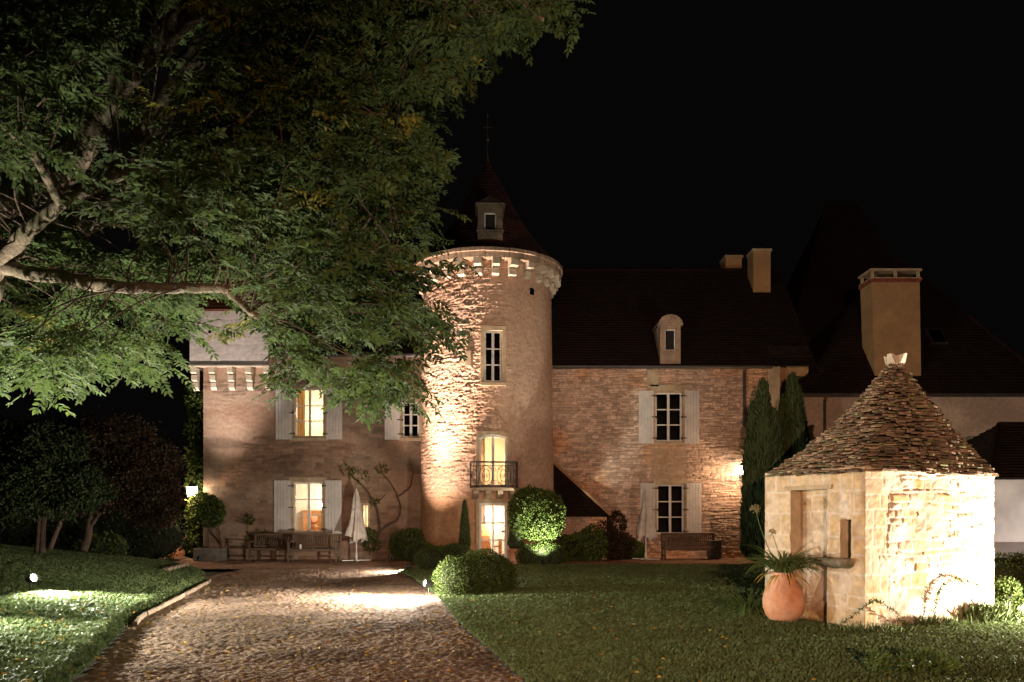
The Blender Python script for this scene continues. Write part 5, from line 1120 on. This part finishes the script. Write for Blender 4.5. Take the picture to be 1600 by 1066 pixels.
for i, (x, n, hgt, lab) in enumerate(((1.15, 260, .16, 'tuft of tall grass at the foot of the lit wall, left one'), (2.35, 700, .26, 'bushy weeds at the right foot of the lit well house wall'), (-.12, 160, .14, 'thin tuft of grass at the near corner of the well house'))):
    c = MH @ Vector((x, -.10, 0)); k = n; P = np.stack([c.x + RNG.normal(0, .22, k), c.y + RNG.normal(0, .06, k) - .05, np.full(k, .04)], -1); D = np.stack([RNG.normal(0, .45, k), RNG.normal(0, .45, k), np.ones(k)], -1)
    V, F_ = leafverts(P, D, RNG.normal(0, 1, (k, 3)), hgt * (.5 + .8 * RNG.random(k)), .012); tag(link('grass_tuft', npmesh('grass_tuft', V, F_), M_['grass']), lab, 'grass tuft', kind='stuff')

# ------------------------------------------------------------------ lanterns and floodlight fixtures
def lantern(label, c, wall_dir, watts, s=1.0, colr=(1, .62, .36), lw=60):
    t = thing('wall_lantern', label, 'lantern', c, group='wall lanterns'); cx, cy, cz = c
    b = MB(); w0, w1, hh = .095 * s, .14 * s, .30 * s
    P = [(-w0, -w0, 0), (w0, -w0, 0), (w0, w0, 0), (-w0, w0, 0), (-w1, -w1, hh), (w1, -w1, hh), (w1, w1, hh), (-w1, w1, hh)]
    b.add([(cx + x, cy + y, cz + z) for x, y, z in P], [(0, 1, 5, 4), (1, 2, 6, 5), (2, 3, 7, 6), (3, 0, 4, 7), (3, 2, 1, 0)]); g = b.build('lantern_glass', M_['lantern'], t)
    b = MB()
    for i in range(4): p, q = P[i], P[i + 4]; b.tube([(cx + p[0] * 1.03, cy + p[1] * 1.03, cz), (cx + q[0] * 1.03, cy + q[1] * 1.03, cz + hh)], .009, 4)
    b.bx(cx - w0 - .012, cx + w0 + .012, cy - w0 - .012, cy + w0 + .012, cz - .03, cz - .002)
    b.lathe([(w1 * 1.25, hh + .0), (w1 * 1.05, hh + .03), (w1 * .6, hh + .10 * s), (w1 * .3, hh + .14 * s), (w1 * .3, hh + .18 * s), (.012, hh + .23 * s), (.001, hh + .26 * s)], 12, c); b.build('frame', M_['iron'], t)
    b = MB(); d = Vector(wall_dir); p = Vector((cx, cy, cz)); b.tube([p + Vector((0, 0, -.03)), p + Vector((0, 0, -.12)) + d * .10, p + Vector((0, 0, -.10)) + d * .8, p + Vector((0, 0, .02)) + d], .012, 6); b.bx(p.x + d.x - .03, p.x + d.x + .03, p.y + d.y - .03, p.y + d.y + .03, cz - .12, cz + .12); b.build('bracket', M_['iron'], t)
    off = Vector((0, -.22, .05)) if abs(d.y) > abs(d.x) else Vector((-.1, -.24, .05))
    if watts: point('light_lantern', p + off, watts, colr, .05)
lantern('glowing wall lantern on the stone wing beside the cypress', (X(1161, 29.55), 29.55, Z(741, 29.55)), (0, .42, 0), 150)
lantern('glowing wall lantern at the ivy covered left corner', (X(300, 28.7), 28.7, Z(775, 28.7)), (.30, .25, 0), 200, 1.05)
for n_, l, a, wt, c_, colr, bl, lab in FLOODS:
    l = Vector(l); d = (Vector(a) - l).normalized(); t = thing('floodlight', lab, 'floodlight', tuple(l), group='garden floodlights')
    Mf = Matrix.Translation(l) @ d.to_track_quat('Z', 'Y').to_matrix().to_4x4()
    b = MB(); b.lathe([(.035, -.10), (.055, -.09), (.070, .0), (.078, .045), (.078, .06), (.068, .06), (.060, .03), (.001, .03)], 20, M=Mf); b.build('housing', M_['black'], t)
    b = MB(); b.lathe([(.059, .036), (.03, .042), (.001, .044)], 16, M=Mf); b.build('lens', M_['lens'], t)
    b = MB(); zg = -.09 if n_ != 'rear_fill' else -4.3
    b.tube([tuple(l - d * .03), (l.x - d.x * .03, l.y - d.y * .03, l.z - (max(.16, l.z) if n_ in ('drive_edge', 'yard', 'well_house', 'bush', 'tower_base', 'rear_fill', 'turret', 'outbuilding') else .22))], .012, 6); b.build('stake', M_['iron'], t)
